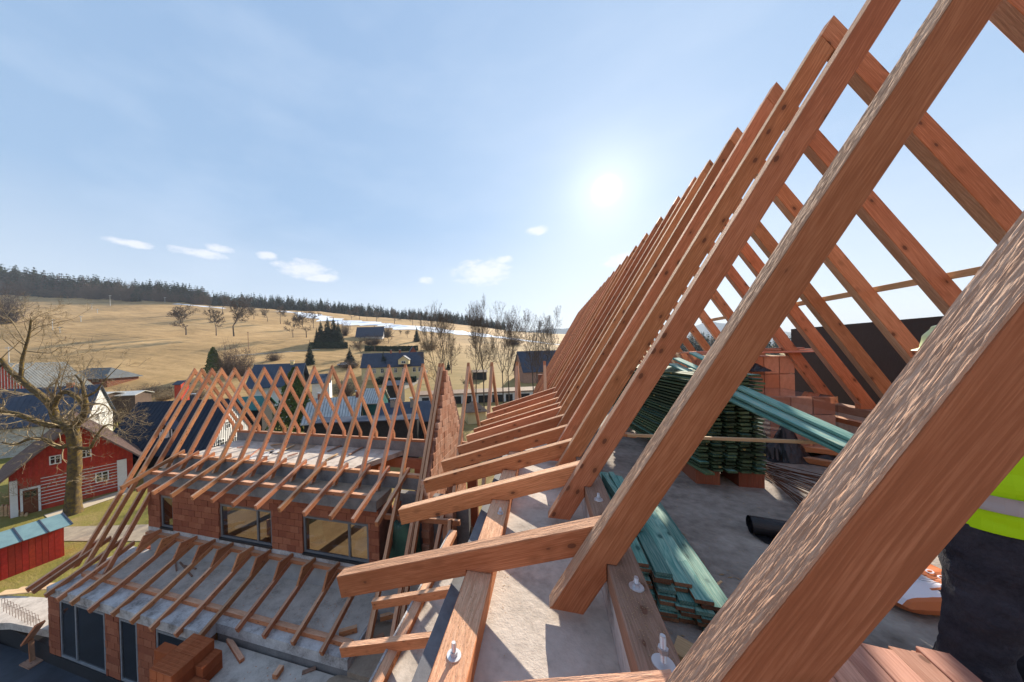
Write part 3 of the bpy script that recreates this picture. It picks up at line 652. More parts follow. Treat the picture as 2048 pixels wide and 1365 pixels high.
# lean-to roof in front of the window wall
sillX(-16.2, -5.5, 8.43, .15, -7.055, .13)
TX = [-15.57, -14.54, -13.54, -12.58, -11.67, -10.68, -9.87, -8.889, -7.93, -6.954, -5.98]
def leanto(X, short, t=.10, gus=True):
    y0, z0 = (6.53, -7.78) if short else (6.08, -7.94)
    jt = rnd.gauss(0, .02); y0 += jt; z0 += jt*.36
    timberP('rafter', 'YZ', X, [(y0, z0), (y0+.05, z0-.155), (6.918, -7.94+.36*.838-.157), (6.918, -7.795), (7.0, -7.795), (8.58, -7.04-.16), (8.58, -7.04)], (1, .36), t, wing)
    if gus: timberP('gusset', 'YZ', X+.012, [(7.78, -7.33), (8.03, -6.87), (8.585, -6.93), (8.585, -7.036)], (1, .2), t-.024, wing)
for i, X in enumerate(TX): leanto(X, i > 6)
for X in (-18.1, -17.75, -17.0, -16.3):
    z = lambda Y: -7.94+.36*(Y-6.08)
    timberP('rafter_tail', 'YZ', X+.0, [(6.08, -7.94), (6.12, -8.095), (8.1, z(8.1)-.155), (8.1, z(8.1))], (1, .36), TW, wing)
timberP('rafter', 'YZ', -16.2, [(7.12, -7.93), (7.3, -7.93), (8.58, -5.76), (8.58, -5.45)], (1, 1.7), TW, wing)
sillX(-16.9, -5.3, 6.92, .16, -7.80, .125)
boxpart('lower_floor', -17.4, -9.78, 6.30, 8.62, -8.22, -7.93, 'concrete_white', wing); boxpart('lower_floor', -9.779, -5.2, 6.66, 8.62, -8.22, -7.93, 'concrete_white', wing)
boxpart('lower_floor', -16.6, -5.25, 7.10, 8.608, -7.928, -7.915, 'concrete', wing)
boxpart('lower_floor', -9.76, -5.2, 6.62, 6.9, -8.2, -7.926, 'concrete_white', wing) if False else None
# ground-floor wall with tall grey windows
FY = 6.34; W2 = []
for a, b, m_ in ((121, 211.5, 152.5), (240, 276.5, None), (313.5, 400, 370)):
    xa = Xat(a, 1250, FY) if a < 200 else Xat(a, 1290, FY) if a < 300 else Xat(a, 1310, FY); xb = Xat(b, 1270 if a < 200 else 1300, FY); W2.append((xa, xb, -10.32, -8.27, Xat(m_, 1260, FY) if m_ else None))
mbw = MB(); wallY(mbw, -17.42, -9.8, -10.32, -8.22, FY+.03, FY+.3, [w_[:4] for w_ in W2]); wo2 = mbw.build('wall', 'mortar', wing)
brickY(wo2, 'brick_red', -17.42, -9.8, -10.32, -8.225, FY-.01, .36, .235, [w_[:4] for w_ in W2])
for i, (xa, xb, za, zb, xc) in enumerate(W2): window(wing, xa+.02, xb-.02, za+.02, zb-.01, FY-.01, xc, gl='glass_dark', sill=False, frame='zinc')
boxpart('wall', -17.42, -17.15, 6.65, 13.5, -10.9, -8.225, 'brick_red', wing)
boxpart('plinth', -17.45, -9.7, FY-.03, FY+.3, -10.95, -10.325, 'membrane', wing)
boxpart('wall', -17.3, -9.9, 13.0, 13.4, -10.9, -8.25, 'brick_red', wing)
# low terrace on the right in front of the lean-to
tr = boxpart('lower_terrace', -9.9, -2.52, 3.0, 6.62, -8.65, -8.40, 'concrete_dusty', wing)
tr.data.materials[0] = MT['concrete']
boxpart('wall', -9.76, -5.2, 6.67, 6.93, -8.66, -8.221, 'concrete_grey', wing)
boxpart('wall', -9.85, -9.6, 3.1, 6.3, -10.95, -8.655, 'brick_red', wing)
beam('edge_board', (-9.5, 5.35, -8.20), (-5.6, 4.9, -8.22), .05, .22, wing, ('lath_wood', 'lath_wood'))
beam('edge_board', (-9.5, 5.22, -8.24), (-5.4, 4.75, -8.26), .16, .05, wing, ('lath_wood', 'lath_wood'))
rr = random.Random(31); mb = MB()
for k in range(900):
    x, y, z = (rr.uniform(-16, -5.5), rr.uniform(7.15, 8.4), -7.912) if k % 3 else (rr.uniform(-9.5, -3), rr.uniform(4.5, 6.6), -8.396)
    if noise.noise(Vector((x*.8, y*1.5, 0))) < 0: continue
    s = rr.uniform(.008, .03); a = rr.uniform(0, 6); p = Vector((x, y, z)); d = Vector((math.cos(a), math.sin(a), .15))*s; e = Vector((-d.y, d.x, 0)).normalized()*s*.4; mb.add([p-d, p+e, p+d, p-e], ((0, 1, 2, 3),))
mb.build('rubble', 'brick_orange', kind='stuff')
# brick gable between the wing roof and the main roof
gb = MB(); gx0, gx1 = -4.12, -3.86
gb.slab([(gx0+.02, 9.3, -8.0), (gx0+.02, 9.3, -4.25), (gx0+.02, 11.62, -.95), (gx0+.02, 11.9, -.95), (gx0+.02, 13.82, -3.95), (gx0+.02, 13.82, -8.0)], (gx1-gx0-.04, 0, 0)); gwall = gb.build('gable_wall', 'mortar', wing)
z = -6.8; k = 0
while z < -.80:
    ytop = lambda zz: (RY-(RZ-.35-zz)/1.70, RY+(RZ-.30-zz)/1.70)
    a, b = ytop(z+.12); a = max(a, 9.2); b = min(b, 13.9)
    if z < -4.3: a = 9.2
    y = a+(rb.random()-.3)*.06-(.125 if k % 2 else 0)
    while y < b:
        ya, yb = max(y, a-.05), min(y+.25, b+.05)
        if yb-ya > .05: brick_at(gwall, 'brick_orange', ((gx0+gx1)/2+rb.uniform(-.006, .006), (ya+yb)/2, z+.117), (gx1-gx0, yb-ya-.006, .229))
        y += .25
    z += .235; k += 1
# corner of the wing beside the gable: sills, struts, tarpaulin
boxpart('wall', -5.3, -2.6, 9.6, 9.85, -8.0, -4.9, 'concrete_grey', wing)
for p0, p1 in (((-5.2, 8.5, -6.6), (-2.6, 8.3, -6.6)), ((-5.3, 8.9, -5.3), (-2.7, 8.9, -5.2)), ((-5.0, 7.2, -7.9), (-4.9, 9.1, -4.9)), ((-4.2, 7.0, -7.9), (-4.2, 8.8, -5.0)), ((-3.5, 6.9, -7.9), (-3.3, 9.2, -4.9)), ((-2.9, 7.4, -8.2), (-2.9, 8.5, -5.0))):
    beam('strut', p0, p1, .11, .15, wing)
boxpart('wall', -5.25, -2.6, 8.2, 8.45, -8.2, -6.75, 'block_wall', wing)
boxpart('lower_terrace', -5.19, -2.52, 6.63, 9.6, -8.5, -8.2, 'concrete_tan', wing)
boxpart('brick_pier', -3.35, -3.0, 9.1, 9.5, -8.2, -4.95, 'brick_orange', wing)
# raking prop at the far left corner
beam('strut', (-17.3, 6.1, -9.0), (-18.4, 6.15, -10.0), .22, .07, wing); beam('strut', (-18.15, 6.2, -9.9), (-18.1, 6.2, -10.9), .12, .06, wing)
boxpart('strut_pad', -18.4, -17.8, 6.0, 6.35, -10.72, -10.66, 'timber_grey', wing)
print('frame done', len(bpy.data.objects))

# ================================================================== LOOSE THINGS ON THE ATTIC FLOOR
ZS = -1.62
def fl(x, y, z=ZS): return onZ(x, y, z)
# green boards in a big stack, seen end on
p0 = fl(1392, 905, -1.48); 
stk = thing('board_stack', (1.55, 4.2, ZS), 'tall stack of green stained boards on brick supports in the middle of the attic floor', 'board stack')
ya = 4.0; xa = onY(1390, 900, ya).x; xb = onY(1532, 905, ya).x; zt = onY(1330, 762, ya).z
BB = [timber_mesh('board', [(0, -.022), (2.9, -.022), (2.9, 0), (0, 0)], .098, m, .002) for m in (('green_wood', 'teal_wood'), ('green_wood', 'green_wood'), ('green_wood', 'green_wood'))]
rg = random.Random(4); nlay = 27; dzl = (zt+.06-(-1.44))/nlay; bw = (xb-xa)/5
def board_obj(me, parent, O, ex, name='board'):
    ex = Vector(ex).normalized(); ey = Vector((0, 0, 1)).cross(ex).normalized(); ez = ex.cross(ey)
    M = Matrix(((ex.x, ey.x, ez.x, O[0]), (ex.y, ey.y, ez.y, O[1]), (ex.z, ey.z, ez.z, O[2]), (0, 0, 0, 1))); return link(name, me, parent, M)
for k in range(nlay):
    for j in range(5):
        a = .55 if k > 17 else .50
        st = rg.gauss(0, .018)+(rg.choice((0, 0, 0, -.12)) if j == 0 else 0)
        board_obj(BB[rg.randrange(3)], stk, (xa+bw*(j+1)+rg.gauss(0, .003), ya+st, -1.44+dzl*(k+1)), (-.12, 1, 0))
for k in range(2): boxpart('support_brick', xa+.05+k*.42, xa+.29+k*.42, ya+.12, ya+.5, ZS, -1.45, 'brick_red', stk)
# wrapped pallets of clay blocks further back, with planks across
def pallet(x0, x1, y0, y1, z1, label, m='brick_orange', rows=3, cols=3, deep=3, film=True, zb=ZS):
    t_ = thing('brick_pallet', ((x0+x1)/2, (y0+y1)/2, zb), label, 'brick pallet', 'pallets of clay blocks')
    MB().box(x0-.03, x1+.03, y0-.02, y1+.02, zb+.09, zb+.12).box(x0, x0+.1, y0, y1, zb, zb+.09).box(x1-.1, x1, y0, y1, zb, zb+.09).build('pallet_base', 'lath_wood', t_)
    h = (z1-zb-.13)/rows; w_ = (x1-x0)/cols; d = (y1-y0)/deep
    for r_ in range(rows):
        for c_ in range(cols):
            for q in range(deep): brick_at(t_, m, (x0+w_*(c_+.5), y0+d*(q+.5), zb+.13+h*(r_+.5)), (w_-.012, d-.012, h-.008))
    if film: MB().box(x0-.012, x1+.012, y0-.012, y1+.012, zb+.14, z1+.012).build('plastic_film', 'film', t_)
    return t_
q0 = onY(1535, 780, 5.6); q1 = onY(1672, 800, 5.4)
pallet(q0.x-.15, onY(1672, 800, 5.3).x, 5.3, 6.3, onY(1660, 795, 5.3).z, 'film wrapped pallet of clay blocks behind the leaning teal boards')
pallet(onY(1500, 780, 6.6).x, onY(1592, 800, 6.6).x, 6.6, 7.5, onY(1590, 712, 6.6).z, 'taller pallet of clay blocks carrying planks beside the black wall', rows=4, film=False)
pallet(onY(1362, 740, 7.6).x, onY(1408, 740, 7.6).x, 7.6, 8.3, onY(1400, 706, 7.6).z, 'pallet wrapped in cloudy white film far back among the rafters', rows=4)
zz = onY(1590, 706, 6.6).z
pk = thing('plank_pile', (2.9, 6.9, zz), 'short pile of pale planks lying across the taller block pallet', 'planks')
for k, (x0, x1, dz, yy) in enumerate(((1362, 1590, .03, 6.75), (1400, 1592, .0, 6.6), (1470, 1638, .005, 6.55), (1380, 1625, .035, 6.9), (1420, 1600, .062, 6.7))):
    A = onY(x0, 705, yy); B = onY(x1, 708, yy); beam('plank', (A.x, yy, zz+dz+.03), (B.x, yy-.05, zz+dz+.03), .11, .028, pk, ('pink_wood', 'pink_wood'))
# teal boards leaning from the stack down to the right
A = onY(1350, 722, 5.0); B = fl(1735, 925, -1.35); A2 = onY(1490, 762, 4.4)
def lean(pa, ya_, pb, yb_, wd, m, cat_label, h=.024):
    P = onY(*pa, ya_); Q = onY(*pb, yb_)
    return beam('board', P, Q, wd, h, None, m, label=cat_label, category='board', group='leaning teal boards')
lean((1352, 716), 5.2, (1760, 898), 2.75, .10, ('teal_wood', 'teal_wood'), 'uppermost plain teal board leaning down to the right across the attic')
lean((1345, 727), 5.1, (1745, 912), 2.7, .13, ('teal_wood', 'teal_pale'), 'teal board with a bare cream stripe, in the middle of the leaning bundle')
lean((1340, 740), 5.0, (1745, 925), 2.68, .10, ('teal_wood', 'teal_wood'), 'lowest teal board of the leaning bundle')
lean((1385, 705), 5.4, (1490, 756), 4.5, .10, ('teal_wood', 'teal_pale'), 'short pale green board sticking up behind the leaning bundle')
# batten lying across the view in front of the stack
P = onY(1255, 868, 3.3); Q = onY(1700, 884, 3.1)
beam('batten', P, Q, .03, .028, None, ('lath_wood', 'lath_wood'), label='long thin yellow batten stretched level across the front of the board stack', category='batten')
P = onY(1215, 862, 3.5); Q = onY(1272, 869, 3.45)
beam('timber_offcut', P, Q, .09, .03, None, label='short red plank end resting by the left end of the thin batten', category='plank')
for k, (a, b, yy) in enumerate((((1560, 905), (1790, 945), 3.7), ((1590, 890), (1800, 915), 4.2), ((1660, 830), (1800, 862), 5.0))):
    z0 = (-1.54, -1.45, -1.1)[k]; P = onZ(*a, z0); Q = onZ(*b, z0)
    beam('loose_beam', P, Q, .10, .07, None, label=('reddish beam lying on the floor right of the black sheeting', 'pale beam lying behind the reddish floor beam', 'beam resting high at the foot of the right rafters')[k], category='beam')
# crumpled black sheeting beside the stack
def crumple(name, base, rx, ry, h, m, seed, label, cat, n=26, dirx=0, sharp=1.0, fn=None):
    mb = MB(); rr_ = random.Random(seed); g = []
    for i in range(n+1):
        row = []
        for j in range(n+1):
            u = i/n*2-1; v = j/n*2-1; r_ = min(1, math.hypot(u, v)); z = h*(1-r_**sharp) if fn is None else fn(u, v)
            nn = noise.noise(Vector((u*3+seed, v*3, seed)))+.6*abs(noise.noise(Vector((u*8, v*8+seed, 1))))
            q = Vector((base[0]+u*rx*(1+.15*nn)+dirx*z, base[1]+v*ry, base[2]+max(.002, z+nn*h*.22*(1-r_*.8)))); row.append(q)
        g.append(row)
    for i in range(n):
        for j in range(n): mb.quad(g[i][j], g[i+1][j], g[i+1][j+1], g[i][j+1])
    o = mb.build(name, m, label=label, category=cat); return o
bc = fl(1570, 915)
crumple('black_sheeting', (bc.x, bc.y+.15, ZS), .30, .42, .82, 'black_plastic', 3, 'crumpled black sheeting heaped against the right side of the green board stack', 'plastic sheet', sharp=.8)
bc = fl(1650, 925); crumple('black_sheeting', (bc.x, bc.y, ZS), .42, .14, .10, 'black_plastic', 9, 'low trailing end of black sheeting on the floor near the reinforcing bars', 'plastic sheet')
q = onY(1505, 738, 6.6); crumple('black_bag', (q.x, 6.5, onY(1505, 742, 6.6).z), .2, .15, .14, 'black_plastic', 12, 'small black bag lying on the taller block pallet', 'bag')
# reinforcing bars
rbm = thing('rebar_bundle', (2.2, 3.4, ZS), 'bundle of long rusty reinforcing bars fanning across the attic floor', 'steel bars')
rr = random.Random(2)
for k in range(22):
    P = fl(1475+rr.uniform(-10, 26), 921+rr.uniform(-2, 10)); f_ = k/21; Q = fl(1610+f_*150, 1030-f_*50+rr.uniform(-6, 6)); Q = P+(Q-P)*rr.uniform(1.25, 1.6)
    h0 = rr.uniform(.006, .05); m_ = P.lerp(Q, .5)+Vector((0, 0, h0+.01*math.sin(k))); mb = MB()
    mb.tube(P+Vector((0, 0, h0)), m_, .005, .005, 6); mb.tube(m_, Q+Vector((0, 0, .008)), .005, .005, 6); mb.build('bar', 'rust', rbm)
# black roll of roofing membrane with its loose flap
P = fl(1500, 1068); Q = fl(1640, 1092)
roll = thing('membrane_roll', P, 'roll of black roofing membrane lying on the attic floor beyond the nearest rafter', 'roll')
dv = (Q-P).normalized(); L0 = P; rd_ = .078; up = Vector((0, 0, 1)); sd = dv.cross(up)
mb = MB(); prof = []
for i in range(90):
    a = i/89*math.pi*2*3.6; r_ = .035+(rd_-.035)*i/89; prof.append((math.cos(a)*r_, math.sin(a)*r_+rd_))
fl_ = [(-.02, .004), (-.14, .006), (-.27, .004)]
k0 = len(prof)
for i in range(len(prof)-1):
    (x0, z0), (x1, z1) = prof[i], prof[i+1]; a0 = L0+sd*x0+up*z0; a1 = L0+sd*x1+up*z1; mb.quad(a0, a1, a1+dv*.95, a0+dv*.95)
mb.build('membrane_coil', 'black_plastic', roll, smooth=True)
mb = MB(); g = []
for i in range(13):
    row = []
    for j in range(9):
        u = i/12; v = j/8; wv = .95*(u*.9+.02) ; q = L0+dv*(u*.85+.05*v)+Vector((-sd.x, -sd.y, 0))*0+(-sd if sd.y > 0 else sd)*(.02+v*.22*math.sin(math.pi*(.15+.8*u)))+up*(.004+.012*noise.noise(Vector((u*6, v*5, 0)))**2+.02*(1-v)); row.append(q)
    g.append(row)
for i in range(12):
    for j in range(8): mb.quad(g[i][j], g[i+1][j], g[i+1][j+1], g[i][j+1])
mb.build('loose_flap', 'black_plastic', roll, smooth=True)
# teal board stack beside the sill beam
ts = thing('board_stack', (.62, 1.5, ZS), 'low stack of freshly stained teal boards lying beside the bolted sill beam', 'board stack')
TB = [timber_mesh('board', [(0, -.022), (1.5, -.022), (1.5, 0), (0, 0)], .095, m, .002) for m in (('green_end', 'teal_wood'), ('teal_wood', 'teal_wood'))]
rg = random.Random(9)
Pf = onZ(1262, 1122, -1.39)
for j, nl in enumerate((9, 9, 7, 6, 4)):
    for k in range(nl):
        zt_ = -1.62+.0265*(k+1); board_obj(TB[0 if (k+j) % 3 else 1], ts, (Pf.x+.103*(j+1)-.03*(k % 2)*(j > 1)+rg.uniform(-.008, .008), Pf.y-.045*j-(nl-k)*.012+rg.uniform(-.03, .03), zt_), (.02+rg.uniform(-.012, .012), 1, 0))
for a, b in (((1208, 946), (1262, 1010)), ((1222, 944), (1268, 1008)), ((1238, 952), (1268, 990))):
    P = onZ(a[0], a[1], -1.28); Q = onZ(b[0]+10, b[1]+30, -1.28); beam('board', P, Q, .05, .09, ts, ('teal_wood', 'teal_wood'))
# pink boards low on the right
pb = thing('plank_pile', (.9, 1.0, ZS), 'row of freshly sawn pink planks in the bottom right corner', 'planks')
PBm = [timber_mesh('plank', [(0, -.04), (1.6, -.04), (1.6, 0), (0, 0)], .098, m, .003) for m in (('pink_wood', 'pink_wood'), ('timber_rough', 'pink_wood'))]
e0 = onZ(1762, 1276, -1.30); dr = (onZ(1990, 1500, -1.30)-e0).normalized(); nr = Vector((dr.y, -dr.x, 0))
for k in range(7):
    O = e0-nr*(.098*k)*(-1 if nr.x > 0 else 1)*(-1)+dr*(.02*(k % 3)-.06*(k == 0)); 
    O = e0+Vector((-1, 0, 0))*.0+(-nr if nr.x > 0 else nr)*(.099*(k-1))+dr*(.03*((k*7) % 3)); board_obj(PBm[k % 2], pb, (O.x, O.y, -1.30-.006*(k % 2)), dr)
    board_obj(PBm[(k+1) % 2], pb, (O.x+.01, O.y+.03, -1.345), dr)
pc = thing('plank_pile', (.75, 1.3, ZS), 'end of a pink plank pile showing left of the nearest big rafter', 'planks')
e0 = onZ(1412, 1200, -1.42); dr = (onZ(1460, 1290, -1.42)-e0).normalized(); nr = Vector((-dr.y, dr.x, 0)); nr = nr if nr.x > 0 else -nr
for k in range(4): board_obj(PBm[k % 2], pc, (e0.x+nr.x*(.09+.1*k), e0.y+nr.y*(.09+.1*k), -1.42), dr)
for k in range(4): board_obj(PBm[k % 2], pc, (e0.x+nr.x*(.09+.1*k), e0.y+nr.y*(.09+.1*k), -1.465), dr)
P = onZ(1350, 1285, -1.52); beam('timber_offcut', P, P+Vector((.16, -.10, 0)), .12, .05, None, ('lath_wood', 'lath_wood'), label='yellow timber offcut wedged against the right sill beam', category='offcut')
P = fl(1443, 1172); Q = fl(1340, 1238); mb = MB(); mb.tube(P+Vector((0, 0, .03)), Q+Vector((0, 0, .01)), .007, .006, 6, cap=True); mb.build('stick', 'lath_wood', label='thin wooden stick poking out between the teal and pink boards', category='stick')
# cement bag
bg0 = fl(1790, 1235); bag = MB(); n = 22; ba = (fl(1880, 1214)-fl(1800, 1214)).normalized(); bb_ = Vector((-ba.y, ba.x, 0)); cen = fl(1835, 1195)
def bagpt(u, v, s):
    ex = (1-abs(u)**5)**.5 if abs(u) < 1 else 0; ey = (1-abs(v)**4)**.5 if abs(v) < 1 else 0
    z = .075+s*.07*ex*ey+.008*noise.noise(Vector((u*4, v*4, 2))); return cen+ba*u*.30*(1-.05*v*v)+bb_*v*.19*(1-.06*u*u)+Vector((0, 0, z))
bt = thing('cement_bag', cen, 'orange and white printed cement bag lying behind the worker legs', 'bag')
for s, nm in ((1, 'bag_top'), (-1, 'bag_bottom')):
    mb = MB(); g = [[bagpt(i/n*2-1, j/n*2-1, s) for j in range(n+1)] for i in range(n+1)]
    for i in range(n):
        for j in range(n):
            u = (i+.5)/n*2-1; v = (j+.5)/n*2-1; wht = (u < .12-.25*v*v and v < .5 and v > -.8) 
            mb.add([g[i][j], g[i+1][j], g[i+1][j+1], g[i][j+1]], ((0, 1, 2, 3),), 0 if wht and s > 0 else 1)
    mb.build(nm, ['white_print', 'orange_print'], bt, smooth=True)
def text_obj(name, s, size, M, m, parent=None, ext=.0008):
    cu = bpy.data.curves.new(name, 'FONT'); cu.body = s; cu.size = size; cu.extrude = ext; cu.align_x = 'CENTER'; cu.align_y = 'CENTER'
    tmp = bpy.data.objects.new('t', cu); me = bpy.data.meshes.new_from_object(tmp); bpy.data.objects.remove(tmp); me.materials.clear(); me.materials.append(MT[m]); return link(name, me, parent, M)
def bagM(u, v, rot=0, lift=.004):
    p = bagpt(u, v, 1); q = bagpt(u+.05, v, 1)-p; r_ = bagpt(u, v+.05, 1)-p; ex = q.normalized(); ez = q.cross(r_).normalized(); ez = ez if ez.z > 0 else -ez; ey = ez.cross(ex); p = p+ez*lift
    return Matrix(((ex.x, ey.x, ez.x, p.x), (ex.y, ey.y, ez.y, p.y), (ex.z, ey.z, ez.z, p.z), (0, 0, 0, 1))) @ Matrix.Rotation(rot, 4, 'Z')
for k, ch in enumerate('0000'): text_obj('print', ch, .07, bagM(.28+.04*k, .30-.22*k, -1.2), 'white_print', bt)
text_obj('print', 'DER', .06, bagM(-.05, -.78, 0), 'black_print', bt)
M0 = bagM(.05, -.58); MB().box(-.2, .2, -.006, .006, 0, .0015).build('print', 'orange_print', bt, M0)
M0 = bagM(.0, -.1); mb = MB()
for a in (-.08, .08): mb.box(-.11, .11, a-.0015, a+.0015, 0, .001)
for a in (-.11, .11): mb.box(a-.0015, a+.0015, -.08, .08, 0, .001)
for k in range(5): mb.box(-.09, .09-.03*(k % 2), -.05+.02*k, -.048+.02*k, 0, .001)
mb.build('print', 'black_print', bt, M0)

# ================================================================== THE WORKER
def skin_body(name, joints, edges, m, parent, root=0, sub=2, **k):
    me = bpy.data.meshes.new(name); me.from_pydata([j[0] for j in joints], edges, []); o = link(name, me, parent)
    md = o.modifiers.new('skin', 'SKIN'); md.use_smooth_shade = True
    for i, j in enumerate(joints):
        r_ = j[1]; me.skin_vertices[0].data[i].radius = (r_, r_) if not isinstance(r_, tuple) else r_
    me.skin_vertices[0].data[root].use_root = True
    s_ = o.modifiers.new('sub', 'SUBSURF'); s_.levels = sub; s_.render_levels = sub
    me.materials.append(MT[m]); return o
PX, PY = 1.84, 1.80   # where the worker stands
per = thing('person', (PX, PY, ZS), 'worker in dark trousers and a bright yellow vest bending over at the right edge', 'person')
def W(x, y, z): return (PX+x, PY+y, ZS+z)
def P3(s, fwd, z): return (PX+r0.x*s+f0.x*fwd, PY+r0.y*s+f0.y*fwd, ZS+z)   # s to his side, fwd away from us
J = [(P3(0, 0, .92), (.115, .085)), (P3(0, .01, 1.10), (.105, .08)), (P3(.0, .04, 1.28), (.125, .09)), (P3(.04, .07, 1.38), (.07, .06)), (P3(.08, .11, 1.45), .050), (P3(.12, .155, 1.52), (.070, .080)), (P3(.135, .175, 1.595), (.066, .076)),
     (P3(-.10, 0, .84), .075), (P3(-.142, -.03, .48), .05), (P3(-.135, .03, .12), .035), (P3(-.135, .02, .05), .03), (P3(-.135, .10, .035), .025),
     (P3(.11, 0, .84), .075), (P3(.133, .0, .48), .05), (P3(.135, .05, .12), .035), (P3(.135, .04, .05), .03), (P3(.135, .12, .035), .025),
     (P3(-.17, .06, 1.33), .05), (P3(-.21, .12, 1.09), .038), (P3(-.12, .32, 1.00), .030), (P3(-.08, .39, .99), .028),
     (P3(.19, .07, 1.34), .05), (P3(.24, .14, 1.10), .038), (P3(.17, .34, 1.02), .030), (P3(.13, .41, 1.01), .028)]
Eg = [(0, 1), (1, 2), (2, 3), (3, 4), (4, 5), (5, 6), (0, 7), (7, 8), (8, 9), (9, 10), (10, 11), (0, 12), (12, 13), (13, 14), (14, 15), (15, 16), (3, 17), (17, 18), (18, 19), (19, 20), (3, 21), (21, 22), (22, 23), (23, 24)]
body = skin_body('body', J, Eg, 'skin', per)
for hand, sx_ in ((20, -1), (24, 1)):
    b0 = Vector(J[hand][0])
    for q in range(4):
        a = b0+Vector((r0.x, r0.y, 0))*(-.03+.02*q)+Vector((f0.x, f0.y, 0))*.02; l = (.03, .035, .033, .026)[q]
        skin_body('finger', [(tuple(a), .011), (tuple(a+Vector((f0.x, f0.y, 0))*l), .009), (tuple(a+Vector((f0.x*(l+.018), f0.y*(l+.018), -.022))), .008)], [(0, 1), (1, 2)], 'skin', body, sub=1)
    skin_body('finger', [(tuple(b0), .012), (tuple(b0+Vector((-r0.x*.035*sx_, -r0.y*.035*sx_, .01))), .011), (tuple(b0+Vector((-r0.x*.05*sx_+f0.x*.02, -r0.y*.05*sx_+f0.y*.02, .0))), .009)], [(0, 1), (1, 2)], 'skin', body, sub=1)
def loft(name, rings, m, parent, n=44, fold=0, fs=9, cap=True, seed=0):
    # rings: (side, fwd, z, half width, half depth)
    mb = MB(); res = []; K = 7
    for i in range(len(rings)-1):
        for k in range(K): t_ = k/K; t2 = t_*t_*(3-2*t_); res.append([a_+(b_-a_)*(t_ if q == 2 else t2) for q, (a_, b_) in enumerate(zip(rings[i], rings[i+1]))])
    res.append(list(rings[-1])); rows = []
    for (sd_, fwd, z, a_, b_) in res:
        row = []
        for k in range(n):
            q = 2*math.pi*k/n; c_, s_ = math.cos(q), math.sin(q)
            f_ = 1+(fold*(noise.noise(Vector((c_*1.3+seed, s_*1.3, z*fs)))+.7*abs(noise.noise(Vector((c_*2.2, s_*2.2+seed, z*fs*2.2+c_*2)))) - .15) if fold else 0)
            p = Vector(P3(sd_, fwd, z))+r0*c_*a_*f_+f0*s_*b_*f_; row.append(p)
        rows.append(row)
    for r1_, r2_ in zip(rows, rows[1:]):
        for k in range(n): mb.quad(r1_[k], r1_[(k+1) % n], r2_[(k+1) % n], r2_[k])
    if cap: mb.add(rows[0], (tuple(range(n))[::-1],)); mb.add(rows[-1], (tuple(range(n)),))
    return mb.build(name, m, parent, smooth=True)
for sg, fo in ((-1, 0), (1, 1)):
    loft('trouser_leg', [(sg*.135, .03, .05, .085, .105), (sg*.135, .03, .10, .088, .105), (sg*.137, .02, .17, .078, .09), (sg*.138, .01, .30, .080, .092), (sg*.140, -.015, .42, .083, .093), (sg*.138, -.03, .50, .087, .098), (sg*.122, -.02, .64, .097, .11), (sg*.098, -.005, .80, .112, .125), (sg*.070, 0, .90, .12, .13)], 'denim', per, fold=.16, fs=11, seed=fo*4)
loft('trousers_seat', [(0, 0, .78, .12, .125), (0, 0, .83, .175, .135), (0, 0, .92, .168, .128), (0, 0, 1.0, .155, .12)], 'denim', per, fold=.04)
loft('jacket', [(0, 0, .885, .178, .145), (0, .0, .95, .172, .14), (0, .01, 1.10, .162, .13), (0, .03, 1.26, .178, .13), (.01, .05, 1.345, .155, .11), (.05, .08, 1.40, .085, .075), (.065, .095, 1.43, .065, .062)], 'navy_cloth', per, fold=.04)
for sg in (-1, 1): skin_body('sleeve', [(P3(sg*.14+.01, .05, 1.32), .07), (P3(sg*.185+.01, .06, 1.31), .068), (P3(sg*.225+.015, .12, 1.10), .056), (P3(sg*.15+.03, .31, 1.015), .044)], [(0, 1), (1, 2), (2, 3)], 'navy_cloth', per)
loft('vest', [(0, 0, .850, .205, .172), (0, 0, .90, .200, .168), (0, .005, 1.0, .190, .158), (0, .01, 1.10, .180, .148), (0, .03, 1.25, .190, .145), (.01, .05, 1.335, .168, .125), (.04, .07, 1.375, .11, .09)], 'hi_vis', per, fold=.05, fs=6, cap=False)
loft('reflective_band', [(0, .003, .935, .206, .174), (0, .003, .995, .2, .169)], 'reflective', per, fold=.05, fs=6, cap=False)
loft('helmet', [(.125, .165, 1.565, .135, .155), (.125, .165, 1.580, .112, .130), (.128, .168, 1.63, .106, .122), (.13, .17, 1.68, .080, .095), (.13, .17, 1.705, .03, .04)], 'helmet', per)
hc = Vector(P3(.12, .155, 1.515)); mb = MB()
for dx in (-.03, .03): mb.tube(hc+r0*dx+f0*.086, hc+r0*dx+f0*.096, .011, .008, 8, cap=True)
mb.build('eyes', 'boot', per)
mb = MB(); mb.tube(hc+f0*.085+u0*(-.005), hc+f0*.112-u0*.03, .008, .014, 8, cap=True); mb.build('nose', 'skin', per)
mb = MB(); mb.tube(hc-r0*.022+f0*.092-u0*.052, hc+r0*.022+f0*.092-u0*.052, .005, .005, 6, cap=True); mb.build('mouth', 'orange_print', per)
for sg in (-1, 1): mb = MB(); mb.tube(hc+r0*sg*.075-u0*.025, hc+r0*sg*.085+u0*.022, .014, .018, 8, cap=True); mb.build('ear', 'skin', per)
for s, fw in ((-.135, .02), (.135, .06)): skin_body('boot', [(P3(s, fw-.04, .05), (.05, .055)), (P3(s, fw+.06, .045), (.05, .045)), (P3(s-.01, fw+.15, .035), (.045, .035))], [(0, 1), (1, 2)], 'boot', per)

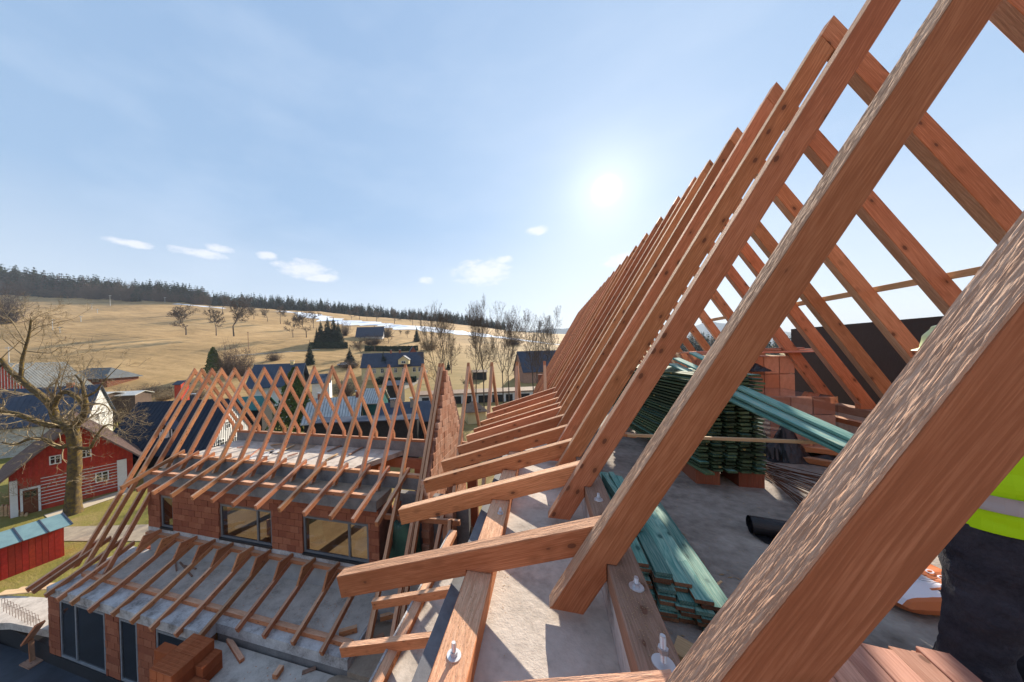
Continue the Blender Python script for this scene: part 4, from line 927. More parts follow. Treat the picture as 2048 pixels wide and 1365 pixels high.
# ================================================================== THINGS ON THE LOWER TERRACES
# hollow clay blocks in a pile
def hollow_block():
    mb = MB(); l, t_, h = .49, .245, .235; mb.box(-l/2+.004, l/2-.004, -t_/2+.004, t_/2-.004, -h/2, h/2-.04)
    for i in range(15): x = -l/2+.002+i*(l-.012)/14; mb.box(x, x+.008, -t_/2, t_/2, h/2-.0399, h/2)
    for j in range(8): y = -t_/2+.001+j*(t_-.010)/7; mb.box(-l/2, l/2, y, y+.007, h/2-.0395, h/2-.001)
    for i in range(20): x = -l/2+.01+i*.0245; mb.box(x, x+.012, -t_/2-.006, t_/2+.006, -h/2+.002, h/2-.004)
    return mb.mesh('brick', ['brick_new'])
HB = hollow_block()
pal = thing('brick_pile', (-9.2, 5.45, -8.4), 'neat pile of orange hollow clay blocks on the low terrace at the bottom left', 'brick pile')
for k, zz in enumerate((-8.26, -8.02, -7.78)):
    for i, x in enumerate((-9.62, -9.36, -9.10)):
        for j, y in enumerate((5.30, 5.80)):
            if k == 2 and x > -9.0: continue
            link('brick', HB, pal, Matrix.Translation((x-.0, y, zz)) @ Matrix.Rotation(R(90) if True else 0, 4, 'Z'))
for i, (x, y, z) in enumerate(((-8.82, 5.30, -8.26), (-8.82, 5.80, -8.26), (-8.56, 5.3, -8.26), (-8.82, 5.8, -8.02))): link('brick', HB, pal, Matrix.Translation((x, y, z)) @ Matrix.Rotation(R(90), 4, 'Z'))
for k, z in enumerate((-8.26, -8.02, -7.78)): link('brick', HB, pal, Matrix.Translation((-9.99, 5.5+.02*k, z)) @ Matrix.Rotation(R(90), 4, 'X') @ Matrix.Rotation(0, 4, 'Z'))
def loose(p, q, z, w_, h, label, m=('timber', 'timber_rough'), cat='timber'):
    P = onZ(*p, z); Q = onZ(*q, z); beam('loose_beam', P, Q, w_, h, None, m, label=label, category=cat)
loose((457, 1276), (484, 1318), -8.30, .12, .10, 'short beam offcut lying alone on the pale low terrace')
loose((549, 1350), (563, 1330), -8.24, .14, .12, 'stub of timber standing behind the yellow edge boards')
loose((678, 1262), (714, 1252), -7.75, .12, .15, 'short square timber lying across the front sill of the lean-to')
loose((726, 1290), (768, 1268), -8.0, .13, .15, 'thick timber offcut under the lower of the two close rafter tails')
loose((760, 1232), (800, 1222), -7.9, .12, .14, 'timber offcut lying in the shadow under the close rafter tail')
loose((712, 1340), (735, 1318), -8.3, .10, .12, 'timber offcut near the bottom edge beside the pale wall strip')
loose((604, 1345), (632, 1335), -8.36, .10, .03, 'grey plank lying in the dirt of the low terrace', ('timber_grey', 'timber_grey'))
for (p, q, z, l) in (((350, 1118), (353, 1141), -7.87, 'a'), ((360, 1124), (384, 1152), -7.86, 'b'), ((365, 1130), (392, 1137), -7.85, 'c')):
    loose(p, q, z, .05, .04, {'a': 'left stick of three dark sticks dropped on the lean-to floor', 'b': 'middle stick of three dark sticks crossing on the lean-to floor', 'c': 'flattest of three dark sticks on the lean-to floor'}[l], ('timber_grey', 'timber_grey'), 'stick')
crumple('debris_heap', (-4.4, 6.4, -8.40), 1.2, .6, .12, 'concrete_tan', 21, 'low heap of sandy rubble on the terrace in front of the lean-to', 'rubble heap', sharp=1.5)
crumple('green_tarpaulin', (-4.55, 8.75, -8.2), .62, .22, .8, 'tarp', 5, 'crumpled dark green tarpaulin bulging between the wing and the main roof', 'tarpaulin', fn=lambda u, v: 2.75*(1-abs(u)**7)*(1-abs(v)**5)+.1*math.sin(u*9))
# planks and sheets left on the white upper floor
rg = random.Random(12)
for k, (p, q, l) in enumerate((((556, 905), (588, 890), 'light plank'), ((652, 920), (675, 907), 'pale plank'), ((655, 902), (688, 888), 'dark plank'), ((698, 909), (724, 894), 'dark short plank'), ((520, 903), (548, 898), 'thin lath'), ((575, 912), (595, 906), 'short lath'), ((474, 895), (500, 890), 'reddish lath'), ((500, 912), (520, 896), 'narrow board'), ((540, 890), (570, 886), 'pale batten'))):
    P = onZ(*p, -4.66); Q = onZ(*q, -4.66)
    beam('plank', P, Q, .10 if k < 4 else .07, .04, None, ('lath_wood', 'lath_wood') if k in (0, 1, 4, 8) else ('timber_grey', 'timber_grey') if k in (2, 3) else ('pink_wood', 'pink_wood'),
         label=('pale plank in the middle of the debris on the white wing floor', 'long light plank at the right of the white wing floor', 'dark rusty plank near the back of the white wing floor', 'short dark plank nearest the floor cut-out', 'thin lath left of the puddle on the white wing floor', 'short lath near the front edge of the white wing floor', 'reddish lath at the far left of the white wing floor', 'narrow board in front of the far parapet', 'pale batten against the far parapet')[k], category='plank')
for k, (x, y) in enumerate(((508, 914), (531, 908), (553, 902))):
    P = onZ(x, y, -4.7); MB().box(-.28, .28, -.35, .35, 0, .03).build('insulation_board', 'concrete_white', M=Matrix.Translation((P.x, P.y, -4.735)) @ Matrix.Rotation(.3+k*.2, 4, 'Z'), label=('left pale sheet lying on the white wing floor', 'middle pale sheet lying on the white wing floor', 'right pale sheet lying on the white wing floor')[k], category='sheet')
mb = MB(); 
for k in range(26):
    a = 2*math.pi*k/26; P = onZ(590, 893, -4.735); r_ = 1+.35*noise.noise(Vector((math.cos(a)*1.5, math.sin(a)*1.5, 0))); mb.v.append((P.x+math.cos(a)*1.5*r_, P.y+math.sin(a)*.55*r_, -4.735))
mb.f.append(tuple(range(26))); mb.m.append(0); mb.build('wet_stain', 'concrete_tan', kind='structure')
# pale slab with starter bars and the black roof terrace at the lower left
sl_ = MB(); sl_.slab([tuple(onZ(x, y, -9.6)) for x, y in ((-60, 1212), (-5, 1190), (98, 1196), (100, 1262), (20, 1246), (-80, 1250))], (0, 0, -.25)); slab = sl_.build('low_slab', 'concrete', label='pale concrete slab with starter bars left of the wing', category='slab')
tb = thing('starter_bars', onZ(50, 1235, -9.6), 'row of thin rusty starter bars bent over along the pale slab edge', 'steel bars')
for k in range(24):
    f_ = k/23; P = onZ(4+f_*70, 1214+f_*36+(8 if k % 2 else 0), -9.6); h = .32; mb = MB(); mb.tube(P, P+Vector((0, 0, h)), .006, .006, 5); mb.tube(P+Vector((0, 0, h)), P+Vector((.10, .03, h+.02)), .006, .006, 5); mb.tube(P+Vector((.10, .03, h+.02)), P+Vector((.11, .03, .12)), .006, .006, 5); mb.build('bar', 'rust', tb)
te = MB(); te.slab([tuple(onZ(x, y, -10.7)) for x, y in ((-500, 1260), (-100, 1255), (100, 1320), (500, 1440), (500, 1800), (-900, 1800))], (0, 0, -.3)); te.build('black_flat_roof', 'membrane_roof', label='flat roof of overlapping black membrane sheets in the lower left corner', category='flat roof')
up_ = MB(); a = [onZ(x, y, -10.05) for x, y in ((-300, 1236), (0, 1250), (98, 1292))]
for p, q in zip(a, a[1:]):
    d = (q-p); nn = Vector((-d.y, d.x, 0)).normalized()*.22; up_.slab([tuple(p), tuple(q), tuple(q+nn), tuple(p+nn)], (0, 0, -.95))
up_.build('roof_upstand', 'membrane', label='black wrapped upstand between the pale slab and the black flat roof', category='parapet')
beam('edge_board', a[0]+Vector((0, .2, .06)), a[1]+Vector((0, .2, .06)), .3, .05, None, ('lath_wood', 'lath_wood'), label='long weathered board capping the black upstand', category='board')
for k, (x, y) in enumerate(((20, 1192), (45, 1189), (72, 1187))): P = onZ(x, y, -9.55); beam('formwork_board', P+Vector((-.7, .1*k, 0)), P+Vector((.8, .5+.1*k, .05)), .3, .04, None, ('lath_wood', 'lath_wood'), label=('left formwork board beyond the pale slab', 'middle formwork board beyond the pale slab', 'right formwork board beyond the pale slab')[k], category='board')

# ================================================================== VILLAGE
def seg(p, q): return (Vector(q)-Vector(p))
def house(name, label, cat, A, B, depth, ze, zr, wall='white_paint', roof='roof_grey', kind='eave', over=.45, zb=GZ, gable=None, wins=(), chims=(), seams=.6, group=None, hip=0, rt=.10, wm='white_frame', extra=None):
    A = Vector((A.x, A.y, 0)); B = Vector((B.x, B.y, 0)); ex = (B-A).normalized(); ey = Vector((-ex.y, ex.x, 0)); Ln = (B-A).length
    if ey.dot(Vector((A.x, A.y, 0))) < 0: ey = -ey
    T = thing(name, (A.x, A.y, zb), label, cat, group)
    def W_(u, v, z): return A+ex*u+ey*v+u0*z
    mb = MB()
    if hip:
        mb.slab([W_(0, 0, zb), W_(0, depth, zb), W_(0, depth, ze), W_(0, 0, ze)], ex*Ln)
    elif kind == 'eave':
        mb.slab([W_(0, 0, zb), W_(0, depth, zb), W_(0, depth, ze), W_(0, depth/2, zr), W_(0, 0, ze)], ex*Ln)
    else:
        mb.slab([W_(0, 0, zb), W_(Ln, 0, zb), W_(Ln, 0, ze), W_(Ln/2, 0, zr), W_(0, 0, ze)], ey*depth)
    mb.build('wall', wall, T)
    n_half = depth/2 if kind == 'eave' else Ln/2; sl = (zr-ze)/n_half; zo = ze-over*sl
    rf = MB(); sm = MB(); up = rt/math.cos(math.atan(sl))
    def roofpt(s, t_): # s along ridge, t from -(half+over)..+(half+over)
        z = zr-abs(t_)*sl+.03
        return W_(s, depth/2+t_, z) if kind == 'eave' else W_(Ln/2+t_, s, z)
    s0, s1 = -over*.8, (Ln if kind == 'eave' else depth)+over*.8; hh = n_half+over
    for sg in (-1, 1):
        hp = hip; rf.slab([roofpt(s0, sg*hh), roofpt(s1, sg*hh), roofpt(s1-hp, 0), roofpt(s0+hp, 0)], u0*up)
        s = s0+.05
        while s < s1 and seams:
            a_, b_ = roofpt(s, sg*hh)+u0*(up+.001), roofpt(s, 0)+u0*(up+.001)
            if hp and (s < s0+hp or s > s1-hp): s += seams; continue
            e = (ex if kind == 'eave' else ey)*.025
            sm.slab([a_-e, a_+e, b_+e, b_-e], u0*.035); s += seams
    if hip:
        rf.slab([roofpt(s0, -hh), roofpt(s0, hh), roofpt(s0+hip, 0)], u0*up); rf.slab([roofpt(s1, -hh), roofpt(s1, hh), roofpt(s1-hip, 0)], u0*up)
    ro = rf.build('roof', roof, T)
    if seams and sm.f: tag(sm.build('roof_seams', 'roof_grey' if roof == 'roof_white' else roof, ro), kind='stuff')
    if gable:   # vertical boards on the gable end(s)
        gmat, gmat2, pitch, zlow = gable
        g = MB(); nn = int((depth if kind == 'eave' else Ln)/pitch)
        for k in range(nn):
            t_ = (k+.5)*pitch; zt = zr-abs(t_-n_half)*sl-.05
            if zt < zlow+.1: continue
            for side in (0, 1):
                if kind == 'eave':
                    o = W_(Ln+.01 if side else -.04, t_-pitch*.3, 0); g.slab([o+u0*zlow, o+ey*pitch*.6+u0*zlow, o+ey*pitch*.6+u0*zt, o+u0*zt], ex*.03)
                else:
                    o = W_(t_-pitch*.3, -.04 if not side else depth+.01, 0); g.slab([o+u0*zlow, o+ex*pitch*.6+u0*zlow, o+ex*pitch*.6+u0*zt, o+u0*zt], ey*.03)
        tag(g.build('gable_boards', gmat2, T), kind='stuff')
    for (side, u_, z, ww, hh_) in wins:   # side: f front, r right end, l left end
        if side == 'f': O, dx, dn = W_(u_, -.06, z), ex, -ey
        elif side == 'r': O, dx, dn = W_(Ln+.06, u_, z), ey, ex
        else: O, dx, dn = W_(-.06, u_, z), ey, -ex
        fr = MB(); f_ = .07
        def rect(m_, a0, a1, b0, b1, d0, d1): m_.slab([O+dx*a0+u0*b0+dn*d0, O+dx*a1+u0*b0+dn*d0, O+dx*a1+u0*b1+dn*d0, O+dx*a0+u0*b1+dn*d0], dn*(d1-d0))
        rect(fr, 0, ww, 0, f_, 0, .05); rect(fr, 0, ww, hh_-f_, hh_, 0, .05); rect(fr, 0, f_, f_, hh_-f_, 0, .05); rect(fr, ww-f_, ww, f_, hh_-f_, 0, .05)
        rect(fr, ww/2-.03, ww/2+.03, f_, hh_-f_, 0, .04); rect(fr, f_, ww/2-.031, hh_*.6, hh_*.6+.04, 0, .035); rect(fr, ww/2+.031, ww-f_, hh_*.6, hh_*.6+.04, 0, .035)
        fo = fr.build('window', wm, T); pn = MB(); rect(pn, f_*.5, ww-f_*.5, f_*.5, hh_-f_*.5, -.02, .01); pn.build('pane', 'glass_dark', fo)
    for (u_, v_, h, m_) in chims:
        z0_ = zr-1.2; c_ = MB(); s_ = .28
        c_.slab([W_(u_-s_, v_-s_, z0_), W_(u_+s_, v_-s_, z0_), W_(u_+s_, v_+s_, z0_), W_(u_-s_, v_+s_, z0_)], u0*(1.2+h)); ch_ = c_.build('chimney', m_, ro)
        c_ = MB(); s_ = .36; c_.slab([W_(u_-s_, v_-s_, zr+h+.15), W_(u_+s_, v_-s_, zr+h+.15), W_(u_+s_, v_+s_, zr+h+.15), W_(u_-s_, v_+s_, zr+h+.15)], u0*.06)
        for a_, b_ in ((-1, -1), (-1, 1), (1, -1), (1, 1)): q_ = W_(u_+a_*.22, v_+b_*.22, zr+h+.001); c_.tube(q_, q_+u0*.15, .02, .02, 4)
        c_.build('chimney_cap', 'zinc', T)
    return T, W_, Ln, ex, ey
def zat(x, y, wd): return at_w(x, y, wd).z

# red house, lower left
wl, wr = 22.0, 26.4; A = plan(9, 21.6); B = plan(259, 26.4)
ze_ = zat(276, 905, 26.5)+.1; zr_ = zat(146, 848, 24.0); 
ex_ = (B-A).normalized(); ey_ = Vector((-ex_.y, ex_.x, 0))
def face(x, y):
    d = pxray(x, y); k = A.dot(ey_)/d.dot(ey_); p = d*k; return (p-A).dot(ex_), p.z
def fw(x0, y0, x1, y1): (a_, z1_), (b_, z0_) = face(x0, y0), face(x1, y1); return ('f', a_, z0_, b_-a_, max(.6, z1_-z0_-.0))
T, Wf, Ln, ex, ey = house('red_house', 'red boarded house with white log stripes, brown metal roof and white corner pillars', 'house', A, B, 8.0, ze_-.1, zr_, 'red_paint', 'roof_brown', 'gable', .9, gable=('red_paint', 'red_boards', .26, ze_-.45),
    wins=(fw(98, 913, 123, 926), fw(161, 901, 183, 913), fw(190, 946, 218, 960), fw(156, 958, 163, 972)), seams=.55)
uL, uD0, uD1, uP, uR = face(20, 1000)[0], face(46, 1000)[0], face(77, 1000)[0], face(42, 1000)[0], face(234, 940)[0]
for k in range(9):
    z = -10.6+k*.25
    mb = MB(); mb.slab([Wf(uD1+.12, -.05, z), Wf(uR, -.05, z), Wf(uR, -.05, z+.05), Wf(uD1+.12, -.05, z+.05)], -ey*.02); mb.build('white_stripe', 'white_paint', T)
for a_, b_ in ((uL, uP-.12), (uR, min(Ln, uR+.55))):
    mb = MB(); mb.slab([Wf(a_, -.07, GZ), Wf(b_, -.07, GZ), Wf(b_, -.07, -8.35), Wf(a_, -.07, -8.35)], -ey*.12); mb.build('corner_pillar', 'white_paint', T)
mb = MB(); mb.slab([Wf(uD0, -.08, GZ), Wf(uD1, -.08, GZ), Wf(uD1, -.08, -9.2), Wf(uD0, -.08, -9.2)], -ey*.04); dd = mb.build('door', 'brown_door', T)
mb = MB()
for a_, b_, c0, c1 in ((uD0-.11, uD0, GZ, -9.05), (uD1, uD1+.11, GZ, -9.05), (uD0, uD1, -9.19, -9.05)): mb.slab([Wf(a_, -.08, c0), Wf(b_, -.08, c0), Wf(b_, -.08, c1), Wf(a_, -.08, c1)], -ey*.08)
mb.build('door_frame', 'white_paint', T)
um = (uD0+uD1)/2; mb = MB()
for a_, b_ in ((uD0+.08, um-.03), (um+.03, uD1-.08)): mb.slab([Wf(a_, -.125, -9.75), Wf(b_, -.125, -9.75), Wf(b_, -.125, -9.35), Wf(a_, -.125, -9.35)], -ey*.01)
mb.build('pane', 'glass_dark', dd)
# log pile by its door
lp = thing('log_pile', onZ(20, 1026, GZ), 'small stack of split logs beside the red house door', 'log pile'); rg = random.Random(3)
for r_ in range(5):
    for c_ in range(7-r_):
        P = onZ(4+c_*8, 1034, GZ); P = P+Vector((0, 0, .09+r_*.15)); mb = MB(); mb.tube(P, P+ey*.5, .08, .075, 7, cap=True); mb.build('log', 'lath_wood', lp)
# red garden shed, nearer
wa = 15.6; A = onZ(-60, 1188, GZ); B = onZ(131, 1113, GZ); sh = thing('garden_shed', A, 'low red board shed with a pale teal sheet metal roof at the left edge', 'shed')
exs = Vector((B.x-A.x, B.y-A.y, 0)).normalized(); eys = Vector((-exs.y, exs.x, 0)); ls = (B-A).length; hs = 1.75
def Ws(u, v, z): return Vector((A.x, A.y, 0))+exs*u+eys*v+u0*(GZ+z)
mb = MB(); mb.slab([Ws(.05, .06, 0), Ws(ls-.05, .06, 0), Ws(ls-.05, 1.5, 0), Ws(.05, 1.5, 0)], u0*(hs-.1)); mb.build('wall', 'red_paint', sh)
bm_ = None; nb = int(ls/.21)
for k in range(nb):
    q = MB(); q.slab([Ws(k*.21+.006, .05, .03), Ws(k*.21+.20, .05, .03), Ws(k*.21+.20, .05, hs-.08), Ws(k*.21+.006, .05, hs-.08)], -eys*.025); q.build('board', 'red_boards', sh)
for k in range(6): q = MB(); q.slab([Ws(ls-.04, .08+k*.24, .03), Ws(ls-.04, .30+k*.24, .03), Ws(ls-.04, .30+k*.24, hs-.05), Ws(ls-.04, .08+k*.24, hs-.05)], exs*.025); q.build('board', 'red_boards', sh)
npan = 4
for k in range(npan):
    a_, b_ = -.2+k*(ls+.45)/npan, -.2+(k+1)*(ls+.45)/npan; q = MB(); q.slab([Ws(a_, -.25, hs), Ws(b_-.03, -.25, hs), Ws(b_-.03, 1.25, hs+.36), Ws(a_, 1.25, hs+.36)], u0*.03); ro_ = q.build('roof_panel', 'roof_teal', sh)
    q = MB(); q.slab([Ws(b_-.05, -.26, hs+.031), Ws(b_+.01, -.26, hs+.031), Ws(b_+.01, 1.26, hs+.391), Ws(b_-.05, 1.26, hs+.391)], u0*.03); q.build('seam', 'roof_slate', ro_)
# navy roofed house with striped gable
wq = 33; A = plan(196, 30.5); B = plan(402, 31.5)
zr_ = zat(330, 806, 35); ze_ = zat(300, 905, 30.5)
T, Wf, Ln, ex, ey = house('dark_roofed_house', 'black and white striped timber house under a deep navy blue metal roof with a dormer', 'house', A, B, 9.0, ze_, zr_, 'dark_boards', 'roof_navy', 'eave', .6, gable=('dark_boards', 'white_paint', .30, ze_-.3), wins=(('r', 3.3, -8.1, .8, .9), ('r', 5.4, -8.1, .8, .9), ('r', 2.2, -10.0, .8, 1.0), ('r', 4.3, -10.0, .8, 1.0), ('r', 6.4, -10.0, .8, 1.0)), chims=((5.6, 4.6, .7, 'roof_slate'),), seams=.42, hip=0)
# its dormer
dz0 = -8.45; du = 4.3
dr_ = MB(); dr_.slab([Wf(du, 1.0, dz0), Wf(du+1.7, 1.0, dz0), Wf(du+1.7, 1.0, dz0+1.25), Wf(du+.85, 1.0, dz0+1.75), Wf(du, 1.0, dz0+1.25)], ey*2.6); dm_ = dr_.build('dormer', 'dark_boards', T)
q = MB()
for sg in (-1, 1): q.slab([Wf(du+.85+sg*1.15, .75, dz0+1.10), Wf(du+.85, .75, dz0+1.80), Wf(du+.85, 3.6, dz0+1.80), Wf(du+.85+sg*1.15, 3.6, dz0+1.10)], u0*.08)
q.build('dormer_roof', 'roof_slate', dm_)
q = MB()
for k in range(6): q.slab([Wf(du+.05+k*.29, .97, dz0+.0), Wf(du+.17+k*.29, .97, dz0), Wf(du+.17+k*.29, .97, dz0+1.2), Wf(du+.05+k*.29, .97, dz0+1.2)], -ey*.03)
tag(q.build('gable_boards', 'white_paint', dm_), kind='stuff')
q = MB(); q.slab([Wf(du+.5, .93, dz0+.1), Wf(du+1.2, .93, dz0+.1), Wf(du+1.2, .93, dz0+.95), Wf(du+.5, .93, dz0+.95)], -ey*.05); wdo = q.build('window', 'white_frame', dm_)
# houses further left
house('blue_roofed_house', 'long house with blue metal roof and pale grey gable behind the mossy tree', 'house', plan(-90, 34), plan(166, 39), 7.5, zat(60, 855, 36)+.3, zat(60, 777, 41), 'grey_gable', 'roof_blue', 'eave', .4, gable=('grey_gable', 'white_paint', .34, -8.8), wins=(('r', 2.6, -7.8, .7, .9), ('r', 4.3, -7.8, .7, .9)), chims=((7.0, 3.8, .6, 'brick_red'),), seams=.5)
house('grey_roofed_house', 'house with grey ribbed roof and red bargeboards at the far left', 'house', plan(-60, 46), plan(74, 48), 9, zat(20, 785, 47), zat(20, 729, 52), 'white_paint', 'roof_grey', 'gable', .5, gable=('white_paint', 'red_paint', .35, -9.0), seams=.5)
house('red_roofed_house', 'small house with a red tiled roof peeking out behind the grey roof at far left', 'house', plan(20, 60), plan(92, 62), 7, zat(60, 762, 61), zat(60, 734, 64), 'cream', 'red_paint', 'eave', .4, seams=0)
house('red_barn', 'red timber barn with a grey hipped roof at the foot of the field', 'barn', plan(116, 92), plan(213, 92), 9, zat(160, 756, 92), zat(160, 738, 97), 'brown_door', 'roof_grey', 'eave', .9, zb=-12, hip=4.5, seams=0, wm='dark_boards', wins=(('f', 1.8, zat(160, 766, 92), 2.4, 1.2), ('f', 6.0, zat(160, 766, 92), 2.4, 1.2), ('f', 10.2, zat(160, 766, 92), 2.4, 1.2)))  # dark brown wall colour carries the shade on its red boards
house('white_roofed_shed', 'low shed under snow white roofing left of the orchard tree', 'shed', plan(170, 54), plan(200, 54), 4, -5.9, -5.5, 'brush', 'roof_white', 'eave', .4, seams=0)
house('white_roofed_shed', 'wider low shed with crumpled white roofing right behind the orchard tree', 'shed', plan(212, 56), plan(268, 57), 4, -6.2, -5.7, 'brush', 'roof_white', 'eave', .4, seams=0)
house('play_hut', 'tiny dark red hut on stilts at the near edge of the field', 'hut', plan(347, 66), plan(360, 66), 2.0, zat(352, 769, 66), zat(352, 763, 67), 'red_paint', 'roof_slate', 'eave', .3, seams=0)
house('blue_gabled_house', 'white house with a wide blue grey metal roof behind the middle rafters', 'house', plan(500, 50), plan(592, 52), 8, zat(540, 768, 50.5), zat(550, 730, 55), 'white_paint', 'roof_blue', 'eave', .9, chims=((5.4, 3.9, .5, 'cream'),), seams=.5, gable=('dark_boards', 'dark_boards', .3, -5.5))
house('small_white_house', 'small white house with dark upper boards and blue roof behind the rafters', 'house', plan(622, 56), plan(657, 57), 6, zat(640, 766, 56), zat(640, 750, 59), 'white_paint', 'roof_blue', 'eave', .4, wins=(('f', 1.2, -8.6, .7, .9),), chims=((3, 3, .4, 'cream'),), seams=.5)
house('metal_roofed_cottage', 'dark boarded cottage under a pale ribbed metal roof behind the right rafters', 'house', plan(604, 36.5), plan(712, 38), 7, zat(690, 842, 37), zat(690, 797, 40.5), 'dark_boards', 'roof_white', 'eave', .4, seams=.35, chims=((1.2, 3.5, .7, 'brick_red'), (6.0, 3.5, .7, 'brick_red')))
house('white_ribbed_shed', 'shed with bright ribbed metal roof just left of the gravel road', 'shed', plan(722, 44), plan(756, 44), 5, zat(740, 806, 44), zat(740, 779, 46.5), 'roof_green', 'roof_white', 'eave', .3, seams=.35)
house('blue_roofed_cottage', 'cottage with a blue metal roof and two stone chimneys beside the brick gable', 'house', plan(752, 33), plan(862, 34), 6, zat(800, 845, 33), zat(800, 808, 36), 'dark_boards', 'roof_blue', 'eave', .4, seams=.5, gable=('dark_boards', 'white_paint', .4, -8.0), chims=((1.5, 2.4, .5, 'stone'), (3.8, 2.2, .55, 'stone')), wins=(('r', 2.0, -7.6, .7, .8), ('r', 3.4, -7.6, .7, .8), ('r', 1.6, -9.6, .8, .9), ('r', 3.2, -9.6, .8, .9)))
house('dark_barn', 'long low black boarded barn behind the wing floor', 'barn', plan(625, 30.5), plan(830, 31), 2.4, zat(700, 846, 30.5), zat(700, 843, 31), 'dark_boards', 'roof_slate', 'eave', .2, seams=0)
house('green_roofed_shed', 'shed with a dark green tarpaulin roof between the blue roof and the evergreen', 'shed', plan(452, 40), plan(520, 41), 5, zat(490, 822, 40), zat(490, 797, 42), 'dark_boards', 'roof_green', 'eave', .3, seams=0)
zz = Tz(*plan(770, 100).xy)
house('yellow_house', 'long cream yellow house with dark slate mansard roof and a gabled dormer', 'house', plan(722, 96), plan(846, 99), 9, zat(780, 733, 97), zat(780, 707, 101), 'cream', 'roof_slate', 'eave', .4, zb=-12, wins=tuple(('f', u_, zat(780, 746, 97), 1.0, 1.5) for u_ in (3.5, 6, 10.2, 12.8, 16.2, 18.0)), seams=0, chims=((9, 4.5, 1, 'brick_red'), (12, 4.5, 1, 'brick_red')))
house('dormer_house', 'cream gabled dormer front in the middle of the slate mansard roof', 'dormer', plan(796, 94.6), plan(817, 94.8), 5, zat(806, 720, 94.6), zat(806, 712.5, 94.6), 'cream', 'roof_slate', 'gable', .25, zb=zat(806, 729, 94.6), wins=(('f', 1.0, zat(806, 727.5, 94.6), 1.3, .8),), seams=0)
house('brick_gabled_house', 'brick red gable peeping over the slate roof of the yellow house', 'house', plan(815, 112), plan(838, 113), 7, zat(826, 712, 112), zat(822, 694, 112), 'brick_red', 'roof_slate', 'gable', .4, zb=-8, seams=0)
house('hillside_farmhouse', 'white farmhouse with long dark blue roof high up on the slope below the snow', 'house', plan(714, 200), plan(766, 202), 10, zat(740, 671.5, 200), zat(740, 655, 206), 'white_paint', 'roof_slate', 'eave', .8, zb=Tz(*plan(740, 205).xy)-2, wins=(('f', 2, zat(740, 677, 200), 1.0, 1.2), ('f', 5, zat(740, 677, 200), 1.0, 1.2)), seams=0, chims=((11, 5, 1, 'stone'),))
house('carport', 'carport with a pale blue roof beside the gravel road', 'carport', plan(772, 66), plan(798, 66), 5, zat(785, 771, 66), zat(785, 763, 68), 'dark_boards', 'roof_blue', 'eave', .4, seams=.6)
gt = thing('garage_row', plan(960, 65)+u0*GZ, 'long low white row of garages with dark doors behind the bare trees', 'garages'); gA = plan(830, 64); gB = plan(1100, 67); gex = (gB-gA).normalized(); gey = Vector((-gex.y, gex.x, 0)); gl_ = (gB-gA).length; gh = zat(960, 787, 65.5)
mb = MB(); mb.slab([gA+u0*-12, gB+u0*-12, gB+u0*gh, gA+u0*gh], gey*6); mb.build('wall', 'white_paint', gt)
mb = MB(); mb.slab([gA-gey*.4-gex*.3+u0*gh, gB-gey*.4+u0*gh, gB+gey*6.3+u0*gh, gA+gey*6.3-gex*.3+u0*gh], u0*.25); mb.build('roof', 'roof_tile', gt)
for k in range(11):
    u_ = 1.2+k*3.05; wd_ = 2.3 if k % 3 else 1.5
    if u_+wd_ < gl_-.5:
        o_ = gA+gex*u_-gey*.03; mb = MB(); mb.slab([o_+u0*-11.5, o_+gex*wd_+u0*-11.5, o_+gex*wd_+u0*(gh-.45), o_+u0*(gh-.45)], -gey*.04); mb.build('door', 'dark_boards', gt)
house('garden_hut', 'small plastered hut with a brown tiled pyramid roof in front of the garages', 'hut', plan(932, 46), plan(968, 46.5), 3.2, zat(950, 822, 46), zat(950, 804, 47.5), 'cream', 'roof_tile', 'eave', .4, hip=1.6, seams=0, wins=(('f', 1.6, -9.3, .5, .5),), wm='dark_boards')
house('grey_barn', 'weathered grey barn behind the right hand bare trees', 'barn', plan(1046, 90), plan(1128, 92), 9, zat(1080, 741, 92), zat(1080, 703, 96), 'timber_grey', 'roof_slate', 'eave', .4, zb=-12, seams=0)
house('dark_shed', 'dark weathered shed standing behind the bare tree trunks', 'shed', plan(945, 96), plan(972, 96), 5, zat(960, 745, 96), zat(960, 741, 98), 'dark_boards', 'roof_tile', 'eave', .4, zb=-12, seams=0)
def car(name, label, P, m, ang):
    T = thing(name, P, label, 'car'); Mc = Matrix.Translation(P) @ Matrix.Rotation(ang, 4, 'Z')
    pr = [(-2.1, .35), (-2.1, .8), (-1.7, .95), (-1.2, 1.0), (-.7, 1.42), (.7, 1.45), (1.35, 1.0), (2.0, .85), (2.1, .4)]
    mb = MB(); n = len(pr); vs = [(p[0], -.82, p[1]) for p in pr]+[(p[0], .82, p[1]) for p in pr]; mb.add(vs, [tuple(range(n))[::-1], tuple(range(n, 2*n))]+[(i, (i+1) % n, (i+1) % n+n, i+n) for i in range(n)]); b_ = mb.build('body', m, T, Mc)
    mb = MB(); q = [(-1.12, 1.03), (-.68, 1.37), (.66, 1.39), (1.22, 1.03)]; mb.slab([(p[0], -.825, p[1]) for p in q], (0, -.01, 0)).slab([(p[0], .825, p[1]) for p in q], (0, .01, 0)); mb.build('side_window', 'glass_dark', T, Mc)
    for x in (-1.35, 1.35):
        for y in (-.8, .8): mb = MB(); mb.tube((x, y-.1, .32), (x, y+.1, .32), .32, .32, 12, cap=True); mb.build('wheel', 'tyre', T, Mc)
g = hit(687, 733); car('parked_car', 'silver white car parked on the grass left of the yellow house', Vector((g.x, g.y, g.z)), 'car_white', .4)
g = onZ(786, 783, -11); car('parked_car', 'white car parked under the pale blue carport roof', Vector((g.x, g.y, GZ+.1)), 'car_white', .2)
